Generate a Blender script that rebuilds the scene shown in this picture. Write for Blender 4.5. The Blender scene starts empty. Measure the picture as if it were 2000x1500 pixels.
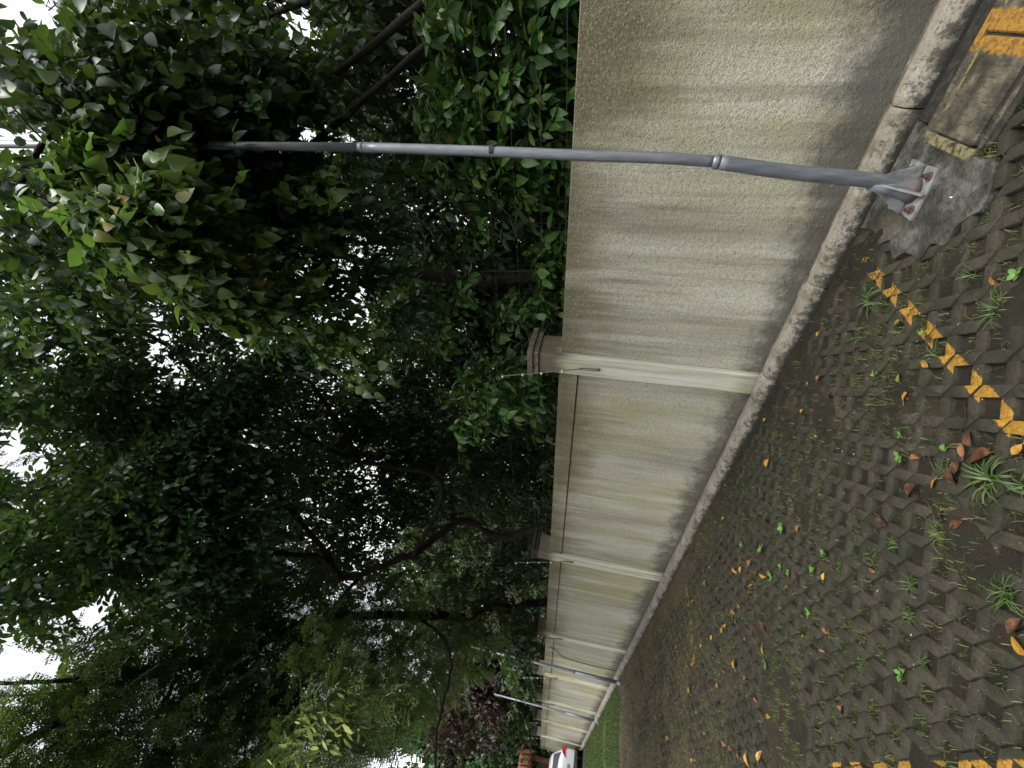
import bpy, math, random
import numpy as np
rng = np.random.default_rng(7); random.seed(7)
SC = bpy.context.scene
COL = SC.collection

# ------------------------------------------------------------------ camera (upright phone photo stored on its side: the camera is rolled about 90 degrees)
FL, PT, RL, DW, AW, CZ = 0.8025, 0.18556, 0.11832, 3.504, -0.82229, 1.70
def _basis():
    F = np.array([0, math.cos(PT), math.sin(PT)]); R = np.array([1, 0, 0.]); U = np.array([0, -math.sin(PT), math.cos(PT)])
    X = -U*math.cos(RL)+R*math.sin(RL); Y = R*math.cos(RL)+U*math.sin(RL)
    N = np.array([math.cos(AW), -math.sin(AW), 0]); D = np.array([math.sin(AW), math.cos(AW), 0])
    w = lambda v: np.array([v@N, v@D, v[2]])
    return w(X), w(Y), w(F)
CX, CY, CF = _basis()
def ray(px, py): return CF+(px-1000)/(1000*FL)*CX-(py-750)/(1000*FL)*CY
def gnd(px, py, z=0.): v = ray(px, py); return np.array([0, 0, CZ])+v*(z-CZ)/v[2]
def atx(px, py, x): v = ray(px, py); return np.array([0, 0, CZ])+v*x/v[0]
def aty(px, py, y): v = ray(px, py); return np.array([0, 0, CZ])+v*y/v[1]
def atd(px, py, d): v = ray(px, py); return np.array([0, 0, CZ])+v/np.linalg.norm(v)*d
def proj(P):
    d = P-np.array([0, 0, CZ]); z = d@CF; z = np.where(z < .05, .05, z)
    return 1000+1000*FL*(d@CX)/z, 750-1000*FL*(d@CY)/z
from mathutils import Matrix
cam_d = bpy.data.cameras.new('camera'); cam = bpy.data.objects.new('camera', cam_d); COL.objects.link(cam)
M = Matrix.Identity(4)
for i in range(3):
    M[i][0] = CX[i]; M[i][1] = CY[i]; M[i][2] = -CF[i]
M[0][3], M[1][3], M[2][3] = 0, 0, CZ
cam.matrix_world = M
cam_d.sensor_fit = 'HORIZONTAL'; cam_d.sensor_width = 36; cam_d.lens = 36*FL*1000/2000
cam_d.clip_start = .02; cam_d.clip_end = 600
SC.camera = cam
SC.render.resolution_x, SC.render.resolution_y = 1024, 768

# ------------------------------------------------------------------ light: overcast
SUN_EL, SUN_AZ = math.radians(62), math.radians(250)   # azimuth measured from +X counter-clockwise
world = bpy.data.worlds.new('World'); SC.world = world; world.use_nodes = True
wn = world.node_tree; bg = wn.nodes['Background']
sky = wn.nodes.new('ShaderNodeTexSky'); sky.sky_type = 'NISHITA'; sky.sun_disc = False
sky.sun_elevation = SUN_EL; sky.sun_rotation = math.pi/2-SUN_AZ; sky.dust_density = 4; sky.air_density = 1; sky.ozone_density = 1
hs = wn.nodes.new('ShaderNodeHueSaturation'); hs.inputs['Saturation'].default_value = .14
wn.links.new(sky.outputs[0], hs.inputs['Color']); wn.links.new(hs.outputs[0], bg.inputs[0]); bg.inputs[1].default_value = .15
sd = bpy.data.lights.new('sun', 'SUN'); sd.energy = .9; sd.angle = math.radians(25); sd.color = (1, .97, .92)
sun = bpy.data.objects.new('sun', sd); COL.objects.link(sun)
from mathutils import Vector
sdir = Vector((math.cos(SUN_AZ)*math.cos(SUN_EL), math.sin(SUN_AZ)*math.cos(SUN_EL), math.sin(SUN_EL)))
sun.rotation_euler = sdir.to_track_quat('Z', 'Y').to_euler()
vs = SC.view_settings; vs.view_transform = 'Standard'; vs.look = 'None'; vs.exposure = 1.65; vs.gamma = 1; vs.use_curve_mapping = False
SC.render.engine = 'CYCLES'
SC.cycles.max_bounces = 6; SC.cycles.diffuse_bounces = 3; SC.cycles.glossy_bounces = 2; SC.cycles.transmission_bounces = 3

# ------------------------------------------------------------------ materials
# base colours were matched on the wall first; one scale per material keeps the set consistent with the exposure
GAIN = {'stained_render': .71, 'pillar_render': .74, 'kerb_concrete': .46, 'mossy_paver': .42, 'soil': .52, 'footing_concrete': .48, 'drain_concrete': .36, 'faded_yellow_rim': .4, 'seedling_leaf': .62, 'yellow_fallen_leaf': .46, 'orange_fallen_leaf': .38, 'green_fallen_leaf': .42, 'brown_fallen_leaf': .5, 'tuft_blades': .6, 'lawn_blades': .55, 'dark_mortar': .28, 'clay_tile': .5, 'orange_timber': .5, 'flange_steel': .6, 'galvanised_steel': .68, 'verge_soil': .6,
        'grit': 1.1, 'shrub_leaf': 1.0, 'round_leaf': 1.15, 'heart_leaf': 1.1, 'oval_leaf': 1.3, 'feathery_leaf': 1.1, 'far_leaf': .6, 'pale_pod': 1.6, 'white_car_paint': .5, 'grass_blades': 1.25, 'bark': .4, 'dry_red_leaf': .18, '*': .75}
class NT:
    def __init__(s, name, g=None):
        s.g = g or GAIN.get(name, GAIN['*'])
        s.m = bpy.data.materials.new(name); s.m.use_nodes = True; s.t = s.m.node_tree; s.b = s.t.nodes['Principled BSDF']
        s.geo = s.n('ShaderNodeNewGeometry'); s.pos = s.geo.outputs['Position']
    def n(s, ty, **k):
        x = s.t.nodes.new(ty)
        for a, v in k.items(): setattr(x, a, v)
        return x
    def put(s, sock, v):
        if hasattr(v, 'is_linked') or hasattr(v, 'links'): s.t.links.new(v, sock)
        elif isinstance(v, tuple) and len(v) == 3 and len(sock.default_value) == 4: sock.default_value = (*v, 1)
        else: sock.default_value = v
    def math(s, op, a, b=0., c=None):
        x = s.n('ShaderNodeMath', operation=op); s.put(x.inputs[0], a); s.put(x.inputs[1], b)
        if c is not None: s.put(x.inputs[2], c)
        return x.outputs[0]
    def noise(s, scale, detail=4, rough=.55, vec=None, stretch=None):
        x = s.n('ShaderNodeTexNoise'); x.inputs['Scale'].default_value = scale; x.inputs['Detail'].default_value = detail; x.inputs['Roughness'].default_value = rough
        v = vec or s.pos
        if stretch:
            mp = s.n('ShaderNodeMapping'); s.t.links.new(v, mp.inputs[0]); mp.inputs['Scale'].default_value = stretch; v = mp.outputs[0]
        s.t.links.new(v, x.inputs['Vector']); return x.outputs[0]
    def ss(s, v, a, b, lo=0., hi=1.):       # smooth map a..b -> lo..hi
        x = s.n('ShaderNodeMapRange', interpolation_type='SMOOTHSTEP'); s.put(x.inputs[0], v)
        x.inputs[1].default_value = a; x.inputs[2].default_value = b; x.inputs[3].default_value = lo; x.inputs[4].default_value = hi
        return x.outputs[0]
    def mix(s, f, a, b, mode='MIX'):
        x = s.n('ShaderNodeMix', data_type='RGBA', blend_type=mode); s.put(x.inputs[0], f); s.put(x.inputs[6], a); s.put(x.inputs[7], b)
        return x.outputs[2]
    def ramp(s, v, stops):
        x = s.n('ShaderNodeValToRGB'); s.put(x.inputs[0], v); e = x.color_ramp.elements
        while len(e) < len(stops): e.new(.5)
        for q, (p, c) in zip(e, stops): q.position = p; q.color = (*c, 1)
        return x.outputs[0]
    def sep(s):
        x = s.n('ShaderNodeSeparateXYZ'); s.t.links.new(s.pos, x.inputs[0]); return x.outputs
    def bump(s, h, dist, strength=1.):
        x = s.n('ShaderNodeBump'); s.put(x.inputs['Height'], h); x.inputs['Distance'].default_value = dist; x.inputs['Strength'].default_value = strength
        s.t.links.new(x.outputs[0], s.b.inputs['Normal'])
    def done(s, col, rough=.8, metal=0., spec=.5):
        g = s.g; s.col = col = s.mix(1., col, (g, g, g), 'MULTIPLY')
        s.put(s.b.inputs['Base Color'], col); s.put(s.b.inputs['Roughness'], rough); s.b.inputs['Metallic'].default_value = metal
        s.b.inputs['Specular IOR Level'].default_value = spec
        return s.m

def mat_wall():
    m = NT('stained_render'); X, Y, Z = m.sep()
    fine = m.noise(95, 3, .6); med = m.noise(28, 4, .6)
    streak = m.noise(1, 5, .65, stretch=(3, 3.2, .32)); streak2 = m.noise(1, 4, .6, stretch=(9, 11, .5)); patch = m.noise(.9, 3, .6)
    hstr = m.noise(1, 4, .6, stretch=(5, 9, 1.4))
    c = m.ramp(streak, [(.3, (.28, .268, .20)), (.46, (.45, .435, .335)), (.6, (.54, .525, .42)), (.75, (.64, .625, .53))])
    c = m.mix(m.ss(streak2, .50, .66, 0, .5), c, (.22, .215, .165))
    alg = m.noise(1, 4, .6, stretch=(.8, .9, .45))
    c = m.mix(m.ss(alg, .44, .62, 0, .62), c, (.36, .355, .14))
    # brown run-off below the top edge, running down in drips
    dr = m.math('ADD', m.noise(1, 5, .65, stretch=(6, 6.5, .35)), m.math('MULTIPLY', m.math('SUBTRACT', Z, 1.1), .16))
    c = m.mix(m.ss(dr, .60, .76, 0, .55), c, (.17, .145, .075))
    pale = m.noise(1, 4, .6, stretch=(4, 5, .25)); c = m.mix(m.ss(pale, .55, .7, 0, .5), c, (.70, .69, .62))
    topn = m.math('ADD', m.math('ADD', m.math('MULTIPLY', m.math('SUBTRACT', hstr, .5), .85), Z), m.ss(Y, -.3, 1.2, .38, 0))
    c = m.mix(m.ss(m.math('ADD', topn, m.math('MULTIPLY', m.math('SUBTRACT', patch, .5), 1.2)), 1.45, 2.15, 0, .85), c, (.125, .108, .048))
    # splash-back dirt at the foot
    fn = m.noise(7, 6, .75); spl = m.math('ADD', m.math('MULTIPLY', m.math('SUBTRACT', fn, .5), .55), Z)
    spl = m.math('ADD', m.math('ADD', spl, m.math('MULTIPLY', m.math('SUBTRACT', patch, .5), -.35)), m.ss(Y, 0., 1.6, -.14, 0))
    c = m.mix(m.ss(spl, .10, .42, .88, 0), c, (.075, .070, .06))
    c = m.mix(m.math('MULTIPLY', m.ss(Z, .5, .2, 1, 0), m.ss(m.noise(55, 5, .8), .52, .6, 0, .8)), c, (.33, .30, .23))
    sp2 = m.noise(150, 2, .5); c = m.mix(m.ss(m.math('ADD', sp2, m.math('MULTIPLY', topn, .035)), .60, .70, 0, .6), c, (.075, .068, .05))
    c = m.mix(m.ss(fine, .57, .68, 0, .5), c, (.12, .11, .08))
    c = m.mix(m.ss(med, .62, .8, 0, .3), c, (.62, .60, .52))
    m.bump(m.math('ADD', m.math('MULTIPLY', fine, .8), med), .011, .9)
    return m.done(c, .92, spec=.2)
def mat_pillar():
    m = NT('pillar_render'); X, Y, Z = m.sep()
    st = m.noise(1, 5, .6, stretch=(9, 9, .5)); alg = m.noise(1, 4, .6, stretch=(14, 14, .7)); fine = m.noise(120, 3)
    c = m.ramp(st, [(.3, (.36, .35, .26)), (.55, (.55, .54, .45)), (.75, (.66, .66, .58))])
    c = m.mix(m.ss(alg, .48, .66, 0, .7), c, (.27, .30, .09))
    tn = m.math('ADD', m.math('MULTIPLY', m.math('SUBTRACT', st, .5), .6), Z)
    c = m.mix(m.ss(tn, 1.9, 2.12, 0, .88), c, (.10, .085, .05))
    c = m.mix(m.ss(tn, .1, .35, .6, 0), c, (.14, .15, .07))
    c = m.mix(m.ss(fine, .62, .75, 0, .5), c, (.14, .12, .08))
    m.bump(m.noise(60, 4), .004, .7)
    return m.done(c, .9, spec=.2)
def mat_plain(name, stops, scale=12, rough=.85, bump=.003, metal=0, spec=.3, bscale=60, stretch=None):
    m = NT(name); c = m.ramp(m.noise(scale, 6, .65, stretch=stretch), stops)
    if bump: m.bump(m.noise(bscale, 5, .65), bump, .8)
    return m.done(c, rough, metal, spec)
def mat_kerb():
    m = NT('kerb_concrete'); X, Y, Z = m.sep()
    n = m.noise(5, 6, .65); f = m.noise(60, 5, .7)
    c = m.ramp(n, [(.3, (.20, .175, .125)), (.5, (.35, .315, .25)), (.7, (.47, .44, .375))])
    c = m.mix(m.ss(f, .52, .62, 0, .6), c, (.12, .10, .07))
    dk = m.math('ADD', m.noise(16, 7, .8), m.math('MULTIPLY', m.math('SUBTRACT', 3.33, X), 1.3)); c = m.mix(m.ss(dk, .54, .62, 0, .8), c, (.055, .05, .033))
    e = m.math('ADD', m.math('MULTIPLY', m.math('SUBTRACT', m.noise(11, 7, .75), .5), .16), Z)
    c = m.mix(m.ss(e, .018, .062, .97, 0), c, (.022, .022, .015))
    gr = m.ss(X, 3.425, 3.47, 0, .85)
    c = m.mix(m.math('MULTIPLY', gr, m.ss(m.noise(9, 5, .7), .35, .5)), c, (.10, .085, .055))
    m.bump(m.math('ADD', f, n), .009, .8)
    return m.done(c, .85, spec=.3)
def mat_paver():
    m = NT('mossy_paver'); X, Y, Z = m.sep()
    n = m.noise(3, 6, .65); f = m.noise(45, 5, .7); rp = m.geo.outputs['Random Per Island']
    c = m.ramp(n, [(.3, (.030, .028, .017)), (.5, (.058, .051, .035)), (.68, (.092, .078, .055))])
    c = m.mix(m.ss(m.noise(7, 5, .7), .45, .62, 0, .7), c, (.022, .026, .011))
    c = m.mix(m.ss(rp, 0, 1, 0, .35), c, (.068, .058, .043))
    c = m.mix(m.ss(f, .50, .62, 0, .6), c, (.022, .025, .012))
    c = m.mix(m.ss(m.noise(230, 2), .66, .72, 0, .7), c, (.22, .20, .16)); c = m.mix(m.ss(m.noise(30, 6, .8), .60, .66, 0, .6), c, (.016, .016, .009))
    # worn yellow bay lines painted on the paver tops
    w = m.math('ADD', m.math('MULTIPLY', m.math('SUBTRACT', m.noise(70, 5, .7), .5), .03), 0.)
    def band(S, cen, hw):
        d = m.math('ABSOLUTE', m.math('SUBTRACT', S, cen)); return m.ss(m.math('ADD', d, w), hw-.003, hw+.003, 1, 0)
    def rng_(S, a, b): return m.math('MULTIPLY', m.ss(S, a-.01, a+.01), m.ss(S, b-.01, b+.01, 1, 0))
    cover = m.noise(2.2, 3, .6)
    b1 = m.math('MULTIPLY', band(Y, 1.325, .040), rng_(X, .55, 3.1))
    b1 = m.math('MULTIPLY', b1, m.ss(m.math('ADD', m.noise(60, 6, .8), m.math('MULTIPLY', X, .09)), .74, .80, 1, 0))
    b2 = m.math('MULTIPLY', m.math('MULTIPLY', band(Y, 6.21, .055), rng_(X, 1.9, 3.1)), m.ss(m.noise(8, 6, .7), .46, .5))
    b3 = m.math('MULTIPLY', m.math('MULTIPLY', band(Y, 11.4, .06), rng_(X, 1.5, 3.1)), m.ss(m.noise(5, 6, .7), .48, .52))
    b4 = m.math('MULTIPLY', m.math('MULTIPLY', band(m.math('SUBTRACT', X, m.math('MULTIPLY', m.math('SUBTRACT', Y, 2.1), .09)), .475, .10), rng_(Y, 1.0, 3.45)), m.ss(m.noise(6, 6, .7), .3, .36))
    allb = m.math('MAXIMUM', m.math('MAXIMUM', b1, b2), m.math('MAXIMUM', b3, b4))
    up = m.n('ShaderNodeSeparateXYZ'); m.t.links.new(m.geo.outputs['Normal'], up.inputs[0])
    allb = m.math('MULTIPLY', allb, m.ss(up.outputs[2], .55, .75))
    c = m.mix(allb, c, m.ramp(m.noise(50, 5, .7), [(.35, (.30, .14, .014)), (.6, (.56, .31, .040))]))
    m.bump(m.math('ADD', f, m.math('MULTIPLY', m.noise(180, 3), .5)), .004, .9)
    return m.done(c, .85, spec=.2)
def mat_soil():
    m = NT('soil'); a = m.noise(4, 6, .7); b = m.noise(70, 5, .75); g = m.noise(160, 3, .7)
    c = m.ramp(a, [(.3, (.014, .012, .007)), (.5, (.028, .022, .013)), (.7, (.060, .043, .027))])
    c = m.mix(m.ss(m.noise(9, 5, .7), .5, .68, 0, .75), c, (.024, .034, .010))
    c = m.mix(m.ss(g, .62, .72, 0, .8), c, (.15, .105, .075))
    c = m.mix(m.ss(b, .3, .42, .6, 0), c, (.008, .008, .006))
    fy = m.ss(m.sep()[1], 3.0, 8., 0, .8); c = m.mix(m.math('MULTIPLY', fy, m.ss(m.noise(26, 6, .8), .40, .60)), c, (.20, .155, .10))
    m.bump(m.math('ADD', b, g), .012, .9)
    return m.done(c, .85, spec=.2)
def mat_patch():
    m = NT('footing_concrete'); a = m.noise(6, 6, .7); b = m.noise(40, 5, .7)
    c = m.ramp(a, [(.36, (.016, .018, .010)), (.5, (.055, .056, .043)), (.64, (.14, .142, .122))]); c = m.mix(m.ss(m.noise(17, 6, .75), .50, .60, 0, .7), c, (.020, .023, .012))
    c = m.mix(m.ss(m.noise(190, 2), .64, .7, 0, .7), c, (.012, .013, .01))
    c = m.mix(m.ss(b, .55, .7, 0, .6), c, (.03, .033, .02))
    x, y, z = m.sep()
    # pinkish rust stain beside the flange
    d = m.math('ADD', m.math('POWER', m.math('SUBTRACT', x, 2.96), 2.), m.math('POWER', m.math('SUBTRACT', y, 1.06), 2.))
    c = m.mix(m.ss(m.math('ADD', d, m.math('MULTIPLY', m.math('SUBTRACT', a, .5), .05)), .0, .018, .5, 0), c, (.15, .10, .07))
    m.bump(m.math('ADD', a, b), .012, .8)
    return m.done(c, m.ss(a, .3, .7, .35, .75), spec=.45)
def mat_cover():
    m = NT('drain_concrete'); X, Y, Z = m.sep(); a = m.noise(9, 6, .7); b = m.noise(1, 6, .7, stretch=(16, 90, 30))
    c = m.ramp(a, [(.35, (.022, .021, .012)), (.5, (.11, .092, .056)), (.62, (.24, .20, .135))])
    c = m.mix(m.ss(b, .50, .64, 0, .8), c, (.022, .022, .014))
    e = m.math('ADD', Y, m.math('MULTIPLY', m.math('SUBTRACT', m.noise(14, 6, .7), .5), .09))
    yb = m.math('MULTIPLY', m.ss(e, .215, .23, 1, 0), m.ss(e, .06, .075))
    y2 = m.math('MULTIPLY', m.ss(m.math('ABSOLUTE', m.math('SUBTRACT', X, 3.045)), .008, .014, 1, 0), m.math('MULTIPLY', m.ss(m.noise(30, 5), .45, .52), m.ss(Y, .46, .48, 1, 0)))
    c = m.mix(m.math('MULTIPLY', y2, .8), c, (.38, .34, .08))
    c = m.mix(yb, c, m.ramp(m.noise(45, 5, .7), [(.35, (.16, .075, .012)), (.55, (.58, .29, .030))]))
    m.bump(m.math('ADD', a, b), .008, .8)
    return m.done(c, .75, spec=.35)
def mat_metal():
    m = NT('galvanised_steel'); a = m.noise(1, 5, .7, stretch=(30, 30, 6)); b = m.noise(1, 6, .75, stretch=(14, 14, 2.4)); X, Y, Z = m.sep()
    c = m.ramp(a, [(.3, (.115, .128, .142)), (.6, (.20, .218, .235)), (.8, (.28, .30, .315))])
    c = m.mix(m.ss(b, .70, .73, 0, .75), c, (.03, .03, .032))
    rz = m.math('ADD', Z, m.math('MULTIPLY', m.math('SUBTRACT', m.noise(25, 5, .7), .5), .18))
    c = m.mix(m.ss(rz, .02, .14, .75, 0), c, (.19, .13, .115))
    m.bump(b, .002, .5)
    return m.done(c, .42, .35)
def mat_rust():
    return mat_plain('flange_steel', [(.32, (.10, .065, .05)), (.42, (.20, .185, .17)), (.55, (.29, .30, .305)), (.75, (.36, .375, .39))], 11, .5, .002, .3)
def mat_leaf(name, stops, rough=.38, trans=.3, spec=.4, tcol=(.10, .17, .02)):
    m = NT(name); rp = m.geo.outputs['Random Per Island']
    c = m.ramp(rp, stops); m.done(c, rough, spec=spec)
    tr = m.n('ShaderNodeBsdfTranslucent'); m.put(tr.inputs[0], m.mix(.6, m.col, tcol))
    mx = m.n('ShaderNodeMixShader'); mx.inputs[0].default_value = trans
    out = m.t.nodes['Material Output']
    m.t.links.new(m.b.outputs[0], mx.inputs[1]); m.t.links.new(tr.outputs[0], mx.inputs[2]); m.t.links.new(mx.outputs[0], out.inputs[0])
    return m.m
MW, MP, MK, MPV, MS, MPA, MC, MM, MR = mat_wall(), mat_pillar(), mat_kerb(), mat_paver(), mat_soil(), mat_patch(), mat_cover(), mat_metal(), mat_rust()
M_BARK = mat_plain('bark', [(.3, (.016, .013, .010)), (.6, (.040, .032, .022)), (.8, (.065, .058, .035))], 10, .9, .02, bscale=25)
M_BLACK = mat_plain('black_rubber', [(.3, (.01, .01, .01)), (.7, (.02, .02, .02))], 10, .6, 0)
M_CERAM = mat_plain('white_insulator', [(.3, (.6, .6, .56)), (.7, (.75, .75, .7))], 30, .35, 0)
M_ROD = mat_plain('grey_steel_rod', [(.3, (.10, .10, .095)), (.7, (.22, .22, .20))], 40, .5, 0, .4)
M_WIRE = mat_plain('fence_wire', [(.3, (.07, .07, .06)), (.7, (.14, .14, .12))], 40, .5, 0, .5)
M_CAP = mat_plain('pebbled_cap', [(.35, (.04, .032, .022)), (.5, (.13, .11, .08)), (.62, (.26, .24, .19))], 55, .95, .01, bscale=70)
M_CAPD = mat_plain('dark_cap', [(.35, (.02, .018, .012)), (.6, (.05, .045, .03))], 30, .95, .008)  # darker tone for the caps beyond the nearest pillar
M_GRASS = mat_leaf('grass_blades', [(0, (.020, .042, .008)), (.45, (.042, .066, .013)), (.8, (.085, .09, .027)), (1, (.16, .14, .055))], .6, .25, .25)
M_LAWN = mat_leaf('lawn_blades', [(0, (.03, .065, .010)), (.6, (.06, .095, .018)), (1, (.13, .12, .04))], .6, .25, .25)
M_TUFT = mat_leaf('tuft_blades', [(0, (.05, .10, .022)), (.5, (.085, .15, .035)), (1, (.17, .22, .08))], .45, .3)
M_SEED = mat_leaf('seedling_leaf', [(0, (.09, .22, .03)), (1, (.15, .32, .06))], .5, .3)
M_YL = mat_plain('yellow_fallen_leaf', [(.35, (.30, .11, .015)), (.5, (.52, .27, .025)), (.7, (.62, .38, .06))], 35, .45, .002, spec=.5)
M_BL = mat_plain('brown_fallen_leaf', [(.35, (.030, .013, .008)), (.55, (.11, .048, .022)), (.7, (.22, .115, .05))], 35, .65, .003, spec=.2)
M_OL = mat_plain('orange_fallen_leaf', [(.35, (.18, .06, .02)), (.55, (.36, .16, .05)), (.7, (.45, .26, .10))], 35, .45, .003, spec=.5)
M_GL = mat_plain('green_fallen_leaf', [(.35, (.10, .14, .015)), (.55, (.28, .32, .04)), (.7, (.40, .40, .07))], 35, .45, .003, spec=.5)
LEAF_SHRUB = mat_leaf('shrub_leaf', [(0, (.018, .052, .010)), (.5, (.032, .085, .015)), (.9, (.055, .125, .022)), (1, (.12, .13, .03))], .42, .25)
LEAF_BIG = mat_leaf('round_leaf', [(0, (.010, .028, .010)), (.5, (.018, .045, .012)), (1, (.035, .065, .015))], .42, .3, .4)
LEAF_BRIGHT = mat_leaf('heart_leaf', [(0, (.028, .062, .012)), (.5, (.052, .105, .018)), (.93, (.09, .16, .028)), (1, (.22, .17, .03))], .38, .4, .45, (.13, .24, .03))
LEAF_MID = mat_leaf('oval_leaf', [(0, (.012, .036, .015)), (.5, (.022, .056, .022)), (1, (.042, .085, .030))], .40, .35, .45)
LEAF_FEATHER = mat_leaf('feathery_leaf', [(0, (.035, .062, .016)), (.5, (.06, .095, .024)), (1, (.09, .13, .035))], .5, .35, .4)
LEAF_FAR = mat_leaf('far_leaf', [(0, (.012, .032, .010)), (.5, (.024, .052, .014)), (1, (.045, .085, .022))], .5, .3, .4)
LEAF_RED = mat_leaf('dry_red_leaf', [(0, (.030, .016, .010)), (.5, (.065, .030, .018)), (1, (.10, .06, .03))], .5, .25, .4, (.12, .05, .02))
M_FLOWER = mat_leaf('cream_petal', [(0, (.50, .48, .30)), (1, (.68, .66, .50))], .6, .3)
M_POD = mat_leaf('pale_pod', [(0, (.17, .22, .05)), (1, (.30, .33, .10))], .5, .35, .4, (.25, .30, .05))

# ------------------------------------------------------------------ mesh helpers
def tag(o, label=None, cat=None, group=None, kind=None):
    for k, v in (('label', label), ('category', cat), ('group', group), ('kind', kind)):
        if v: o[k] = v
    return o
def empty(name, loc, label, cat, group=None):
    o = bpy.data.objects.new(name, None); COL.objects.link(o); o.location = tuple(map(float, loc)); o.empty_display_size = .2
    bpy.context.view_layer.update()
    return tag(o, label, cat, group)
LOCS = {}
def link(name, me, mat, parent=None, smooth=False):
    o = bpy.data.objects.new(name, me); COL.objects.link(o)
    if mat: me.materials.append(mat)
    if smooth: me.polygons.foreach_set('use_smooth', np.ones(len(me.polygons), bool))
    if parent:
        o.parent = parent
        off = Vector((0, 0, 0)); p = parent
        while p: off += Vector(p.location); p = p.parent
        o.location = -off                      # meshes are built in world coordinates
    return o
def np_mesh(name, V, faces):                   # faces: list of (k-gon arrays)
    me = bpy.data.meshes.new(name); V = np.asarray(V, np.float32)
    me.vertices.add(len(V)); me.vertices.foreach_set('co', V.ravel())
    loops = np.concatenate([f.ravel() for f in faces]).astype(np.int32)
    tot = np.concatenate([np.full(len(f), f.shape[1]) for f in faces]).astype(np.int32)
    st = np.concatenate([[0], np.cumsum(tot)[:-1]]).astype(np.int32)
    me.loops.add(len(loops)); me.loops.foreach_set('vertex_index', loops)
    me.polygons.add(len(tot)); me.polygons.foreach_set('loop_start', st); me.polygons.foreach_set('loop_total', tot)
    me.update(calc_edges=True); return me
class MB:
    def __init__(s): s.v = []; s.f = []
    def add(s, V, F):
        b = len(s.v); s.v += [tuple(map(float, v)) for v in V]; s.f += [tuple(b+i for i in f) for f in F]
    def box(s, a, b, bev=0.):
        (x0, y0, z0), (x1, y1, z1) = a, b; e = bev
        if not e:
            s.add([(x0, y0, z0), (x1, y0, z0), (x1, y1, z0), (x0, y1, z0), (x0, y0, z1), (x1, y0, z1), (x1, y1, z1), (x0, y1, z1)],
                  [(0, 3, 2, 1), (4, 5, 6, 7), (0, 1, 5, 4), (1, 2, 6, 5), (2, 3, 7, 6), (3, 0, 4, 7)]); return
        ring = lambda i, z: [(x0+i, y0+e+0*i, z), (x0+e, y0+i, z), (x1-e, y0+i, z), (x1-i, y0+e, z), (x1-i, y1-e, z), (x1-e, y1-i, z), (x0+e, y1-i, z), (x0+i, y1-e, z)]
        def rin(z): return [(x0+e, y0+e, z)]*1
        R = [ring(0, z0), ring(0, z1-e)]
        top = [(x0+e, y0+e*1.3, z1), (x0+e*1.3, y0+e, z1), (x1-e*1.3, y0+e, z1), (x1-e, y0+e*1.3, z1), (x1-e, y1-e*1.3, z1), (x1-e*1.3, y1-e, z1), (x0+e*1.3, y1-e, z1), (x0+e, y1-e*1.3, z1)]
        V = R[0]+R[1]+top; F = [tuple(range(7, -1, -1)), tuple(range(16, 24))]
        for k in (0, 8):
            for i in range(8): F.append((k+i, k+(i+1) % 8, k+8+(i+1) % 8, k+8+i))
        s.add(V, F)
    def tube(s, P, R, n=8, cap=True, wob=0.):
        P = np.array(P, float); R = np.full(len(P), R) if np.isscalar(R) else np.array(R, float)
        up = np.array([.13, .31, .94]); V = []; F = []
        for i in range(len(P)):
            t = P[min(i+1, len(P)-1)]-P[max(i-1, 0)]; t /= np.linalg.norm(t)+1e-9
            a = np.cross(t, up); a /= np.linalg.norm(a)+1e-9; b = np.cross(t, a)
            for k in range(n):
                th = 2*math.pi*k/n; r = R[i]*(1+wob*random.uniform(-1, 1)); V.append(P[i]+r*(math.cos(th)*a+math.sin(th)*b))
        for i in range(len(P)-1):
            for k in range(n): F.append((i*n+k, i*n+(k+1) % n, (i+1)*n+(k+1) % n, (i+1)*n+k))
        if cap: F += [tuple(range(n-1, -1, -1)), tuple(range((len(P)-1)*n, len(P)*n))]
        s.add(V, F)
    def prism(s, poly, z0, z1):
        n = len(poly); s.add([(x, y, z0) for x, y in poly]+[(x, y, z1) for x, y in poly],
              [tuple(range(n-1, -1, -1)), tuple(range(n, 2*n))]+[(i, (i+1) % n, n+(i+1) % n, n+i) for i in range(n)])
    def build(s, name, mat, parent=None, smooth=False):
        me = bpy.data.meshes.new(name); me.from_pydata(s.v, [], s.f); me.update(); me.validate()
        return link(name, me, mat, parent, smooth)
def smooth_path(P, n=6):                       # Catmull-Rom through the points
    P = [np.array(p, float) for p in P]; P = [2*P[0]-P[1]]+P+[2*P[-1]-P[-2]]; out = []
    for i in range(1, len(P)-2):
        for k in range(n):
            t = k/n; a, b, c, d = P[i-1:i+3]
            out.append(.5*((2*b)+(-a+c)*t+(2*a-5*b+4*c-d)*t*t+(-a+3*b-3*c+d)*t**3))
    return out+[P[-2]]
def vnoise(x, y, cell, seed):                  # smooth value noise on numpy arrays
    r = np.random.default_rng(seed).random((256, 256)); u, v = x/cell+97.3, y/cell+61.7
    i, j = np.floor(u).astype(int), np.floor(v).astype(int); a, b = u-i, v-j; a = a*a*(3-2*a); b = b*b*(3-2*b)
    g = lambda p, q: r[p % 256, q % 256]
    return (g(i, j)*(1-a)+g(i+1, j)*a)*(1-b)+(g(i, j+1)*(1-a)+g(i+1, j+1)*a)*b

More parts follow.
